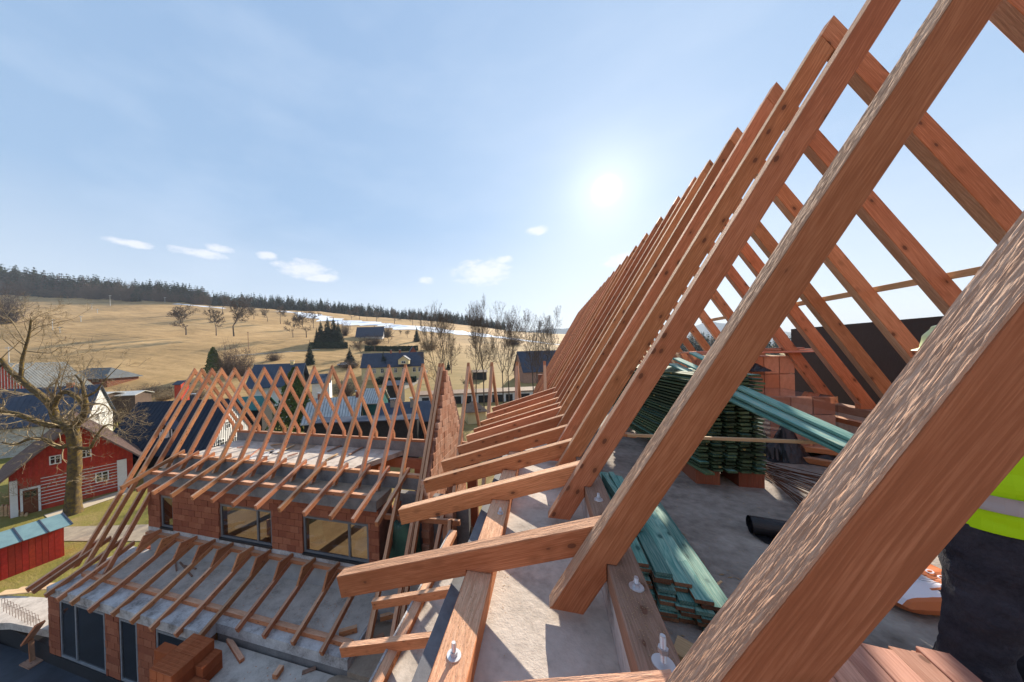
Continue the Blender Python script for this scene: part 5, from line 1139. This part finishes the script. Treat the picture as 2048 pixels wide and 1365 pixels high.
# fence by the lawn and far paddock fence
def fence(name, pts, label, h=1.2, sp_=.16, m='dark_boards', rail=True):
    T = thing(name, pts[0], label, 'fence')
    for a_, b_ in zip(pts, pts[1:]):
        l = (b_-a_).length; k = 0; d = (b_-a_).normalized(); nn = Vector((-d.y, d.x, 0))
        for z in (.3, h-.25): q = MB(); q.slab([a_+u0*z, b_+u0*z, b_+u0*(z+.08), a_+u0*(z+.08)], nn*.04); q.build('rail', m, T)
        while k*sp_ < l and k < 120:
            p = a_+d*k*sp_; q = MB(); q.slab([p-nn*.03, p+d*sp_*.5-nn*.03, p+d*sp_*.5-nn*.03+u0*h, p-nn*.03+u0*h], nn*.025); q.build('picket', m, T); k += 1
fence('picket_fence', [onZ(225, 858, GZ), onZ(292, 850, GZ)], 'dark picket fence between the lawn and the navy roofed house', 1.3, .32)
# utility pole, lift pylons
def pole(x, y0_, y1_, label, r_=.14):
    g = hit(x, y0_); wd = wdep(g); top = at_w(x, y1_, wd); T = thing('utility_pole', g, label, 'pole'); mb = MB(); mb.tube(g-u0*.3, Vector((g.x, g.y, top.z)), r_, r_*.8, 8, cap=True); mb.build('mast', 'timber_grey', T)
    c_ = Vector((g.x, g.y, top.z-.5)); mb = MB(); mb.box(c_.x-.7, c_.x+.7, c_.y-.06, c_.y+.06, c_.z, c_.z+.15); mb.build('crossarm', 'timber_grey', T)
pole(497, 700, 664, 'wooden utility pole standing in the lower field')
pole(903, 748, 708, 'grey pole standing among the bare trees right of the yellow house')
pole(750, 707, 690, 'thin pole above the flat roof of the yellow house', .1)
for k, (x, a_, b_, l) in enumerate(((105.5, 661, 639, 'nearest left lift pylon'), (120, 666, 654, 'lift pylon'), (162, 645, 632, 'lift pylon'), (184, 620, 607, 'lift pylon'), (195, 627, 618, 'lift pylon'), (220.5, 612.5, 591, 'tallest lift pylon'), (241, 601, 590, 'pylon'), (330, 606, 595, 'pylon'), (18, 727, 694, 'pylon'))):
    g = hit(x, a_); wd = wdep(g); tz_ = at_w(x, b_, wd).z; mb = MB(); mb.tube(g-u0*.3, (g.x, g.y, tz_), .22, .15, 6, cap=True); c_ = Vector((g.x, g.y, tz_-.6)); e_ = r0*1.5
    lab = ['white lift pylon lowest but one on the ski slope, left of its neighbour', 'short white lift pylon just right of the lowest pair', 'white lift pylon in the lower middle of the straw slope', 'white lift pylon in the middle of the straw slope', 'short white post beside the middle lift pylon', 'tallest white lift pylon near the top of the slope', 'white lift pylon against the brown bushes at the forest edge', 'lone white lift pylon on the skyline left of the snow', 'white lamp like post at the bottom left of the slope'][k]
    T = thing('lift_pylon', g, lab, 'lift pylon', 'ski lift pylons on the slope'); mb.build('mast', 'roof_white', T); mb = MB(); mb.slab([c_-e_, c_+e_, c_+e_+u0*.3, c_-e_+u0*.3], f0*.2); mb.build('crossarm', 'roof_white', T)
print('village done', len(bpy.data.objects))

# ================================================================== TREES
RMIN = 0.0
def rot_about(v, ax, a): return Matrix.Rotation(a, 3, ax) @ v
def grow(mt, mc, p, d, l, r, lev, rg, maxlev, spread=.6, up=.12, kink=.18, sides=5, tcut=1, shrink=.72, dens=1.0, tips=None):
    segs = 3 if lev < 2 else 2; pts = [(p, r)]
    for i in range(segs):
        kk = kink*(.35 if lev == 0 else 1); d = (d+Vector((rg.gauss(0, kk), rg.gauss(0, kk), rg.gauss(0, kk*.7)+up))).normalized(); p = p+d*l/segs; r2_ = r*(1-.32*(i+1)/segs); pts.append((p, r2_))
    mb = mt if lev < tcut else mc; ns = max(3, sides-lev)
    for (a, ra), (b, rb_) in zip(pts, pts[1:]): mb.tube(a, b, max(ra, RMIN), max(rb_, RMIN), ns)
    if lev >= maxlev:
        return
    n = rg.choice((2, 3)) if lev < 2 else rg.choice((2, 2, 3))
    for k in range(n):
        ax = d.orthogonal().normalized(); ax = rot_about(ax, d, rg.uniform(0, 6.28)); nd = rot_about(d, ax, rg.uniform(.3, 1.0)*spread)
        grow(mt, mc, pts[-1][0], nd, l*shrink*rg.uniform(.8, 1.1), pts[-1][1]*rg.uniform(.62, .8), lev+1, rg, maxlev, spread, up, kink, sides, tcut, shrink, dens)
    # side shoots
    for k in range(int(dens*(1 if lev < 1 else 2))):
        q, rq = pts[rg.randrange(1, len(pts))]; ax = rot_about(d.orthogonal().normalized(), d, rg.uniform(0, 6.28)); nd = rot_about(d, ax, rg.uniform(.7, 1.2))
        if lev+2 <= maxlev: grow(mt, mc, q, nd, l*shrink*.62, rq*.42, max(lev+2, 2), rg, maxlev, spread, up, kink, sides, tcut, shrink, dens)
def bare_meshes(seed, h, maxlev, spread=.6, up=.12, trunk_f=.3, r=.02, sides=5, mats=('bark', 'twig'), shrink=.74, dens=1.0):
    rg = random.Random(seed); mt, mc = MB(), MB(); grow(mt, mc, Vector((0, 0, -.3)), Vector((0, 0, 1)), h*trunk_f, h*r, 0, rg, maxlev, spread, up, .10, sides, 1, shrink, dens)
    return mt.mesh('trunk', [mats[0]]), mc.mesh('crown', [mats[1]])
def put_tree(name, meshes, P, s, rz, label, cat, group=None, sz=None):
    T = thing(name, P, label, cat, group); M = Matrix.Translation(P) @ Matrix.Rotation(rz, 4, 'Z') @ Matrix.Diagonal((s, s, sz or s, 1))
    link('trunk', meshes[0], T, M); link('crown', meshes[1], T, M); return T
RMIN = .022
FIELD = [bare_meshes(100+k, 10, 7, .80, .09, .26, .016, 5, shrink=.76, dens=1.1) for k in range(4)]
RMIN = 0.0
def zmax(ms): return max(v.co.z for v in ms[1].vertices)
def by_pix(name, meshes, x, yb, yt, label, cat='tree', group=None, rz=0, widen=1.0):
    g = hit(x, yb); wd = wdep(g); h = at_w(x, yt, wd).z-g.z; zm = zmax(meshes); s = h/zm
    return put_tree(name, meshes, g, s*widen, rz, label, cat, group, s)
gF = 'bare trees on the straw field'
for i, (x, yb, yt, lab, wn) in enumerate((
    (372, 670.6, 606, 'widest bare tree, leftmost of the row standing in the field', 1.35), (432.6, 672, 617, 'slim bare tree second from the left in the field row', 1.0), (468, 673.3, 602, 'tall bare tree third in the field row beside the slim one', 1.05),
    (586, 675.6, 628, 'bare tree with drooping left limb right of the utility pole', 1.0), (612.7, 675.6, 618, 'full bare tree nearest the big dark evergreen clump', 1.15), (420, 625, 590, 'leftmost bare tree of the upper row along the snow', 1.0),
    (445.6, 628.6, 590, 'second bare tree of the upper row along the snow', .9), (485, 634, 586, 'tallest bare tree of the upper row along the snow', 1.0), (508, 639.5, 610, 'small forked bush tree right of the tallest upper tree', 1.2),
    (535, 644, 618, 'round small bare tree in front of the middle of the snow', 1.2), (561, 648.5, 610, 'narrow bare tree on the bank below the snow', .8), (627, 657, 618, 'pale bare tree behind the big evergreen clump', .9),
    (703, 639.5, 618, 'leftmost bare tree on the skyline above the farmhouse', 1.3), (719, 640, 612, 'tall bare tree on the skyline above the farmhouse roof', 1.0), (734, 642.5, 620, 'thin bare tree on the skyline right above the farmhouse', .8),
    (753, 644, 619, 'forked bare tree on the skyline above the snow patch', 1.2), (789, 647.6, 618, 'widest bare tree on the skyline above the snow patch', 1.5), (825.6, 651, 625, 'round bare tree on the skyline right of the widest one', 1.2),
    (842, 653, 624, 'straight bare tree on the skyline left of the tall trees', .8), (777, 687, 664, 'small orchard tree on the green bank right of the farmhouse', 1.2), (800, 672, 660, 'first small shrub tree below the snow patch', 1.2), (815, 676, 661, 'second small shrub tree below the snow patch', 1.2), (722, 716, 680, 'bare garden tree left of the yellow house roof', 1.3), (345, 795, 770, 'low bare fruit tree at the field edge', 1.5))):
    by_pix('bare_tree', FIELD[i % 4], x, yb, yt, lab, group=gF, rz=i*1.7, widen=wn)
ORCH = bare_meshes(300, 5, 6, 1.0, .10, .28, .035, 6, shrink=.70)
g = onZ(252, 820, GZ); put_tree('orchard_tree', ORCH, g, 1.0*(zat(252, 768, wdep(g))-GZ)/zmax(ORCH), 1.0, 'pruned bare orchard tree standing on the green lawn', 'tree')
RMIN = .014
TALL = [bare_meshes(210+k, 22, 7, .60, .13, .40, .0125, 6, shrink=.68, dens=2.0) for k in range(4)]
RMIN = 0.0
for i, (x, yt, yb, lab) in enumerate(((876, 606, 806, 'left one of the first pair of tall bare trees'), (889, 601, 804, 'right one of the first pair of tall bare trees'), (948, 605, 808, 'slimmer left tree of the middle pair of tall bare trees'), (965, 582, 806, 'tallest bare tree, highest against the sky in the middle'),
    (1004, 604, 808, 'leaning tall bare tree right of the tallest one'), (1015.5, 610, 806, 'wide forked tall bare tree in the right group'), (1066, 614, 806, 'tall bare tree second from the timber roof'), (1073, 618, 806, 'tall bare tree twin touching its left neighbour near the timber roof'), (1100, 610, 806, 'tall bare tree nearest the main timber roof'))):
    wd = 57+i*.6; P = plan(x, wd); P.z = GZ; s = (zat(x, yt, wd)-GZ)/zmax(TALL[i % 4]); put_tree('tall_bare_tree', TALL[i % 4], P, s*.62, i*2.1, lab, 'tree', 'tall bare trees behind the wing', s)
# bushes
def bush_mesh(seed, r, n, m, h=1.0, tw=3):
    rg = random.Random(seed); mb = MB()
    for k in range(n):
        a = rg.uniform(0, 6.28); e = rg.uniform(.15, 1.5); d = Vector((math.cos(a)*math.cos(e), math.sin(a)*math.cos(e), math.sin(e)*h)); p = Vector((rg.uniform(-.3, .3)*r, rg.uniform(-.3, .3)*r, 0)); L0_ = r*rg.uniform(.7, 1.1)
        for j in range(3):
            q = p+(d+Vector((rg.gauss(0, .3), rg.gauss(0, .3), rg.gauss(.1, .2))))*L0_/3; mb.tube(p, q, .014*r*(3-j)/3, .014*r*(2.2-j)/3, 3); p = q
            for t_ in range(tw): mb.tube(q, q+Vector((rg.gauss(0, .2), rg.gauss(0, .2), abs(rg.gauss(0, .2))))*r, .006*r, .002*r, 3)
    return mb.mesh('crown', [m])
BUSH = [bush_mesh(1, 1, 120, 'brush'), bush_mesh(2, 1, 120, 'twig_pale')]
def bush(x, yb, wpx, hpx, lab, k=0, g=None, cat='bush', wdf=None):
    P = g or hit(x, yb); wd = wdep(P); s = wpx/2/F_PX*wd; o = link('bush', BUSH[k], None, Matrix.Translation(P) @ Matrix.Rotation(x, 4, 'Z') @ Matrix.Diagonal((s, s, hpx/F_PX*wd/1.05, 1))); tag(o, lab, cat)
for a_ in ((10, 648, 66, 60, 'large round brown bush at the left edge of the slope', 0), (187, 599, 52, 26, 'broad rounded bare bush at the forest edge above the lift', 0), (235, 601, 34, 18, 'bare bush behind the top lift pylons', 0), (258, 603, 44, 28, 'bare bush around the small dark spruce at the forest edge', 0), (318, 604, 34, 20, 'low bare bush left of the skyline pylon', 0), (60, 592, 60, 30, 'bare thicket under the leftmost forest', 0), (110, 594, 70, 30, 'taller pale bare thicket under the forest', 1), (480, 752, 70, 46, 'tangled brown bush behind the leftmost rafters', 0), (455, 752, 40, 50, 'rusty brown bush beside the dark evergreen shrub', 0), (548, 722, 34, 15, 'low purple brown bush above the blue roof', 0), (690, 800, 60, 34, 'reddish garden bush behind the ribbed metal roof', 0), (300, 792, 60, 18, 'low brown hedge bush at the field edge', 0), (330, 800, 60, 18, 'brown orchard scrub beside the play hut', 1), (390, 800, 60, 20, 'scrub half hidden by the leftmost rafters', 0), (690, 672, 26, 24, 'bare shrub left of the white farmhouse', 0), (775, 674, 26, 20, 'bare shrub right of the white farmhouse', 0), (745, 690, 60, 16, 'bare thicket below the white farmhouse', 0), (860, 700, 50, 22, 'bare thicket left of the tall trees', 1), (700, 737, 60, 12, 'scrub under the blue spruce at the drive', 0), (916, 815, 36, 22, 'brown clipped bush left of the garden hut', 1), (20, 836, 60, 20, 'scrub between the left houses', 1), (1030, 690, 50, 14, 'hazy scrub on the far slope behind the right trees', 0)):
    if a_[0] == 916: bush(*a_[:5], k=a_[5], g=onZ(916, 860, GZ))
    else: bush(*a_[:5], k=a_[5])
# conifers
def conifer_mesh(seed, h, r, n, m, leaf=.5):
    rg = random.Random(seed); mb = MB()
    lv = n
    for k in range(lv):
        f_ = (k+.5)/lv; z = h*(.06+.94*f_); rr_ = r*(1-f_)**(.85 if n > 20 else .6)*(.8+.35*rg.random())+.05
        nb = max(5, int(13*(1-f_))+4)
        for j in range(nb):
            a = rg.uniform(0, 6.28); ln = rr_*rg.uniform(.65, 1.12); dz = -ln*.28; p0 = Vector((0, 0, z)); d = Vector((math.cos(a), math.sin(a), 0)); sd_ = Vector((-d.y, d.x, 0))
            q = p0+d*ln+u0*dz; w_ = ln*.26
            mb.add([p0+u0*h*.012, p0+d*ln*.55+sd_*w_+u0*dz*.3, q, p0+d*ln*.55-sd_*w_+u0*dz*.3], ((0, 1, 2), (0, 2, 3)))
            mb.add([p0+d*ln*.3, p0+d*ln*.75+sd_*w_*.6+u0*(dz-h*.03), p0+d*ln*.8-sd_*w_*.5+u0*(dz-h*.035)], ((0, 1, 2),))
    tm = MB(); tm.tube((0, 0, -.3), (0, 0, h*.95), h*.018, h*.004, 6); return tm.mesh('trunk', ['bark']), mb.mesh('crown', [m])
SPR = [conifer_mesh(k, 10, 2.6, 34, m) for k, m in ((1, 'conifer'), (2, 'conifer_blue'), (3, 'conifer'))]
SPL = [conifer_mesh(10+k, 10, 3.0, 11, 'conifer') for k in range(5)]
for (x, yb, yt, k, lab, wn) in ((620.5, 730, 680, 0, 'dark spruce alone in the green paddock', 1.05), (700, 731, 694, 1, 'squat dark spruce left of the yellow house', 1.6), (768, 757, 702, 1, 'blue spruce in front of the yellow house', 1.25), (834, 684, 653, 0, 'spruce beside the snow patch left of the tall trees', 1.2), (271, 604, 570, 0, 'small dark spruce among the bushes at the forest edge', 1.3), (897, 740, 720, 0, 'little spruce between the tall trees and the pole', 1.3)):
    by_pix('spruce', SPR[k], x, yb, yt, lab, 'spruce', None, x, wn)
for k, (x, yb, yt, wn) in enumerate(((642, 686, 640, 1.3), (656, 686, 633, 1.35), (668, 686, 634, 1.4), (677, 686, 640, 1.2), (634, 687, 655, 1.0))):
    by_pix('spruce', SPR[(k % 2)*2], x, yb, yt, ('left spruce of the big dark clump above the hedge', 'highest spruce in the middle of the big dark clump', 'right of middle spruce in the big dark clump', 'rightmost spruce of the big dark clump', 'lowest spruce at the left edge of the big dark clump')[k], 'spruce', 'clump of dark evergreens above the hedge', k, wn)
def leafy(name, P, rx, ry, h, m, seed, label, cat, n=2600, leaf=.10, conic=1.0):
    rg = random.Random(seed); mb = MB()
    for k in range(n):
        f_ = rg.random()**.8; prof = (1-f_)**.6*(1.15-.3*conic*f_) ; a = rg.uniform(0, 6.28); rr_ = math.sqrt(rg.random()); bmp = 1+.28*noise.noise(Vector((math.cos(a)*1.6, math.sin(a)*1.6, f_*4+seed)))
        c = Vector((math.cos(a)*rx*rr_*prof*bmp, math.sin(a)*ry*rr_*prof*bmp, .08*h+f_*h*.95)); s = leaf*rg.uniform(.6, 1.5)
        d = Vector((rg.gauss(0, 1), rg.gauss(0, 1), rg.gauss(.6, 1))).normalized(); e = d.orthogonal().normalized()
        mb.add([c-e*s*.6, c+d*s*1.6, c+e*s*.6, c-d*s*.5], ((0, 1, 2, 3),))
    T = thing(name, P, label, cat); M = Matrix.Translation(P); mb.build('crown', m, T, M); tm = MB(); tm.tube((0, 0, -.2), (0, 0, h*.7), h*.02, h*.008, 6); tm.build('trunk', 'bark', T, M)
wd = 40; P = plan(588, wd); P.z = GZ; leafy('evergreen_tree', P, 3.1, 3.1, zat(580, 742, wd)-GZ, 'thuja', 7, 'broad green evergreen tree right behind the middle rafters', 'tree', 5200, .17)
P = hit(428, 752); leafy('evergreen_shrub', P, 2.9, 2.9, zat(425, 698, wdep(P))-P.z, 'thuja', 3, 'dark evergreen shrub above the leftmost rafters', 'shrub', 2600, .28)
def hedge(name, a_, b_, label, m='conifer', h=2.4, wdt=1.8, leaf=.32, n=3200):
    A_ = hit(*a_); B_ = hit(*b_); rg = random.Random(1); mb = MB(); d = B_-A_; nn = Vector((-d.y, d.x, 0)).normalized()
    for k in range(n):
        t_ = rg.random(); c = A_+d*t_; c.z = Tz(c.x, c.y); c = c+nn*rg.uniform(-.5, .5)*wdt+u0*rg.random()*h*(1+.1*noise.noise(Vector((t_*30, 0, 0)))); s = leaf*rg.uniform(.6, 1.3); e = Vector((rg.gauss(0, 1), rg.gauss(0, 1), rg.gauss(0, .6))).normalized(); g_ = e.orthogonal().normalized()
        mb.add([c-e*s, c+g_*s*.7, c+e*s, c-g_*s*.7], ((0, 1, 2, 3),))
    mb.build(name, m, label=label, category='hedge')
hedge('hedge', (621, 698), (695, 697.5), 'long dark clipped hedge below the evergreen clump', h=3.2, n=4200, leaf=.42)
hedge('hedge', (730, 703), (836, 702), 'dark hedge behind the yellow house roof', h=2.6, n=4200, leaf=.42)
hedge('hedge', (752, 770), (832, 764), 'dark hedge in front of the yellow house', h=1.6, wdt=1.5, n=2600, leaf=.3)
# the far forest: one mass
fm = MB(); rg = random.Random(77)
SRC = []
for ms in SPL: me_ = ms[1]; SRC.append(([v.co.copy() for v in me_.vertices], [tuple(p.vertices) for p in me_.polygons]))
def forest(n, x0, x1, w0, w1, hfn, seed, name, label, m='conifer'):
    rg = random.Random(seed); mb = MB(); mb2 = MB()
    for k in range(n):
        x = rg.uniform(x0, x1); wd = w0+(w1-w0)*rg.random()**1.3; p = plan(x, wd); z = Tz(p.x, p.y); h = hfn(x)*rg.uniform(.62, 1.12); V, Fc = SRC[rg.randrange(5)]; s = h/10; a = rg.uniform(0, 6.28); ca, sa = math.cos(a), math.sin(a); ws = s*rg.uniform(.8, 1.15)
        tgt = mb2 if rg.random() < .09 else mb
        tgt.add([(p.x+(v.x*ca-v.y*sa)*ws, p.y+(v.x*sa+v.y*ca)*ws, z-.4+v.z*s) for v in V], Fc)
    o = mb.build(name, m, kind='stuff'); tag(o, label); 
    if mb2.f: o2 = mb2.build(name, 'brush', kind='stuff'); tag(o2, 'brown larches scattered through the far forest')
def hf(x): return lerp_tab([(-400, 46), (0, 43), (60, 38), (100, 34), (250, 29), (400, 26), (640, 22), (900, 20), (1200, 14)], x)
forest(1500, -450, 420, 402, 450, hf, 5, 'forest', 'dark conifer forest along the top of the slope')
forest(1100, 420, 1010, 430, 500, hf, 6, 'forest', 'hazy conifer forest running down to the right')
def low_woods(n, x0, x1, w0, w1, hh, seed, lab):
    rg = random.Random(seed); mb = MB(); me_ = FIELD[0][1]; me_t = FIELD[2][1]; S_ = []
    for b_ in BUSH: S_.append(([v.co.copy() for v in b_.vertices][:2400], [tuple(p.vertices) for p in b_.polygons if max(p.vertices) < 2400]))
    for k in range(n):
        x = rg.uniform(x0, x1); wd = rg.uniform(w0, w1); p = plan(x, wd); z = Tz(p.x, p.y); V, Fc = S_[k % 2]; s = hh*rg.uniform(.6, 1.15)
        mb.add([(p.x+v.x*s*.8, p.y+v.y*s*.8, z+v.z*s) for v in V], Fc)
    tag(mb.build('thicket', 'brush', kind='stuff'), lab)
low_woods(75, -200, 420, 392, 402, 11, 3, 'brown leafless thicket along the forest edge')
low_woods(70, 640, 1300, 420, 620, 12, 4, 'hazy leafless trees on the far right slope')
# second far wooded slope on the right
forest(160, 1330, 1700, 250, 420, lambda x: 18, 9, 'forest', 'distant trees seen between the right rafters')

# the mossy old tree beside the red house (limbs follow the photo)
RMIN = .006
mt, mc = MB(), MB(); rg = random.Random(42); WT = 21.6; base = onZ(146, 1028, GZ); WT = wdep(base)
def tp(x, y, dw=0): return at_w(x, y, WT+dw)
def limb(pts, r0_, r1_, mb=None, n=9, dwv=None, twigs=0, tl=1.4, lumps=.12):
    P_ = [tp(*p) for p in pts]; res = [P_[0]]
    for i in range(len(P_)-1):
        a_ = P_[max(i-1, 0)]; b_ = P_[i]; c_ = P_[i+1]; d_ = P_[min(i+2, len(P_)-1)]
        for k in range(1, 5):
            t_ = k/4; q = .5*((2*b_)+(c_-a_)*t_+(2*a_-5*b_+4*c_-d_)*t_*t_+(3*b_-a_-3*c_+d_)*t_**3); res.append(q)
    m_ = len(res)-1
    rad = lambda i: (r0_+(r1_-r0_)*i/m_)*(1+lumps*noise.noise(res[i]*2.5))
    for i in range(m_): (mb or mt).tube(res[i], res[i+1], rad(i), rad(i+1), n)
    for k in range(twigs):
        i = rg.randrange(2, m_+1); d = (res[i]-res[i-1]).normalized(); ax = rot_about(d.orthogonal().normalized(), d, rg.uniform(0, 6.28)); nd = rot_about(d, ax, rg.uniform(.5, 1.3))
        grow(mc, mc, res[i], nd, tl*rg.uniform(.5, 1.1), max(.012, rad(i)*.30), 2, rg, 5, .9, .10, .22, 5, 0, .68, 1)
    return res
limb([(146, 1034), (147, 980), (150, 920), (148, 880), (143, 850)], .40, .32, n=14, lumps=.25)
limb([(146, 1046), (146, 1010)], .62, .40, n=14)
limb([(143, 868), (130, 852), (112, 838), (105, 815), (85, 795), (60, 775), (38, 757), (18, 740), (2, 718)], .30, .13, twigs=16)
limb([(42, 760), (44, 725), (50, 700), (58, 670), (62, 640)], .13, .05, twigs=14)
limb([(54, 690), (35, 660), (22, 640), (5, 628)], .05, .02, mc, 5, twigs=8)
limb([(58, 668), (75, 655), (105, 648), (148, 638)], .035, .012, mc, 5, twigs=7, tl=.9)
limb([(62, 645), (78, 632), (108, 620)], .03, .01, mc, 5, twigs=6, tl=.8)
limb([(52, 702), (75, 705), (103, 706), (122, 695), (155, 698)], .05, .014, mc, 5, twigs=9, tl=1.0)
limb([(103, 706), (118, 726), (120, 745), (112, 770), (108, 800)], .016, .06, mc, 6, twigs=8, tl=1.0)
limb([(107, 815), (120, 790), (135, 785), (155, 797), (165, 806)], .16, .13, twigs=6)
limb([(150, 870), (152, 850), (168, 830), (172, 810), (168, 785), (163, 765), (150, 750)], .26, .04, twigs=20)
limb([(168, 795), (190, 785), (202, 770), (215, 755), (243, 728)], .09, .012, twigs=9, tl=.9)
limb([(172, 810), (195, 808), (212, 812), (222, 825)], .09, .03, mc, 6, twigs=12, tl=1.1)
limb([(120, 852), (95, 850), (60, 838), (30, 828), (-10, 822)], .22, .13, twigs=16, tl=1.2)
limb([(148, 885), (120, 895), (90, 880), (60, 878), (30, 890), (5, 885)], .18, .05, twigs=20, tl=1.1)
limb([(150, 895), (178, 897), (190, 880), (200, 862), (215, 850), (240, 855)], .14, .03, twigs=22, tl=1.0)
limb([(146, 935), (165, 955), (190, 950), (205, 960)], .03, .01, mc, 5, twigs=7, tl=.9)
limb([(140, 940), (110, 960), (80, 985), (50, 1000)], .03, .01, mc, 5, twigs=8, tl=.9)
limb([(100, 830), (118, 800), (122, 770), (128, 745), (140, 715)], .05, .012, mc, 5, twigs=10, tl=.9)
OT = thing('old_tree', base, 'gnarled bare tree with yellow moss on trunk and limbs beside the red house', 'tree'); mt.build('trunk', 'bark_moss', OT, smooth=True); mc.build('crown', 'twig_pale', OT)

# ================================================================== AIR
hz = MB(); hz.box(-4800, 4800, -4800, 5400, -175, 260)
m = bpy.data.materials.new('haze_air'); m.use_nodes = True; t = m.node_tree; t.nodes.clear(); o_ = N(t, 'ShaderNodeOutputMaterial'); v_ = N(t, 'ShaderNodeVolumePrincipled')
v_.inputs['Color'].default_value = (.80, .88, 1, 1); v_.inputs['Density'].default_value = .00017; v_.inputs['Anisotropy'].default_value = 0; L(t, v_.outputs[0], o_.inputs['Volume']); MT['haze_air'] = m
hzo = hz.build('haze', 'haze_air', kind='stuff')
print('all done', len(bpy.data.objects))
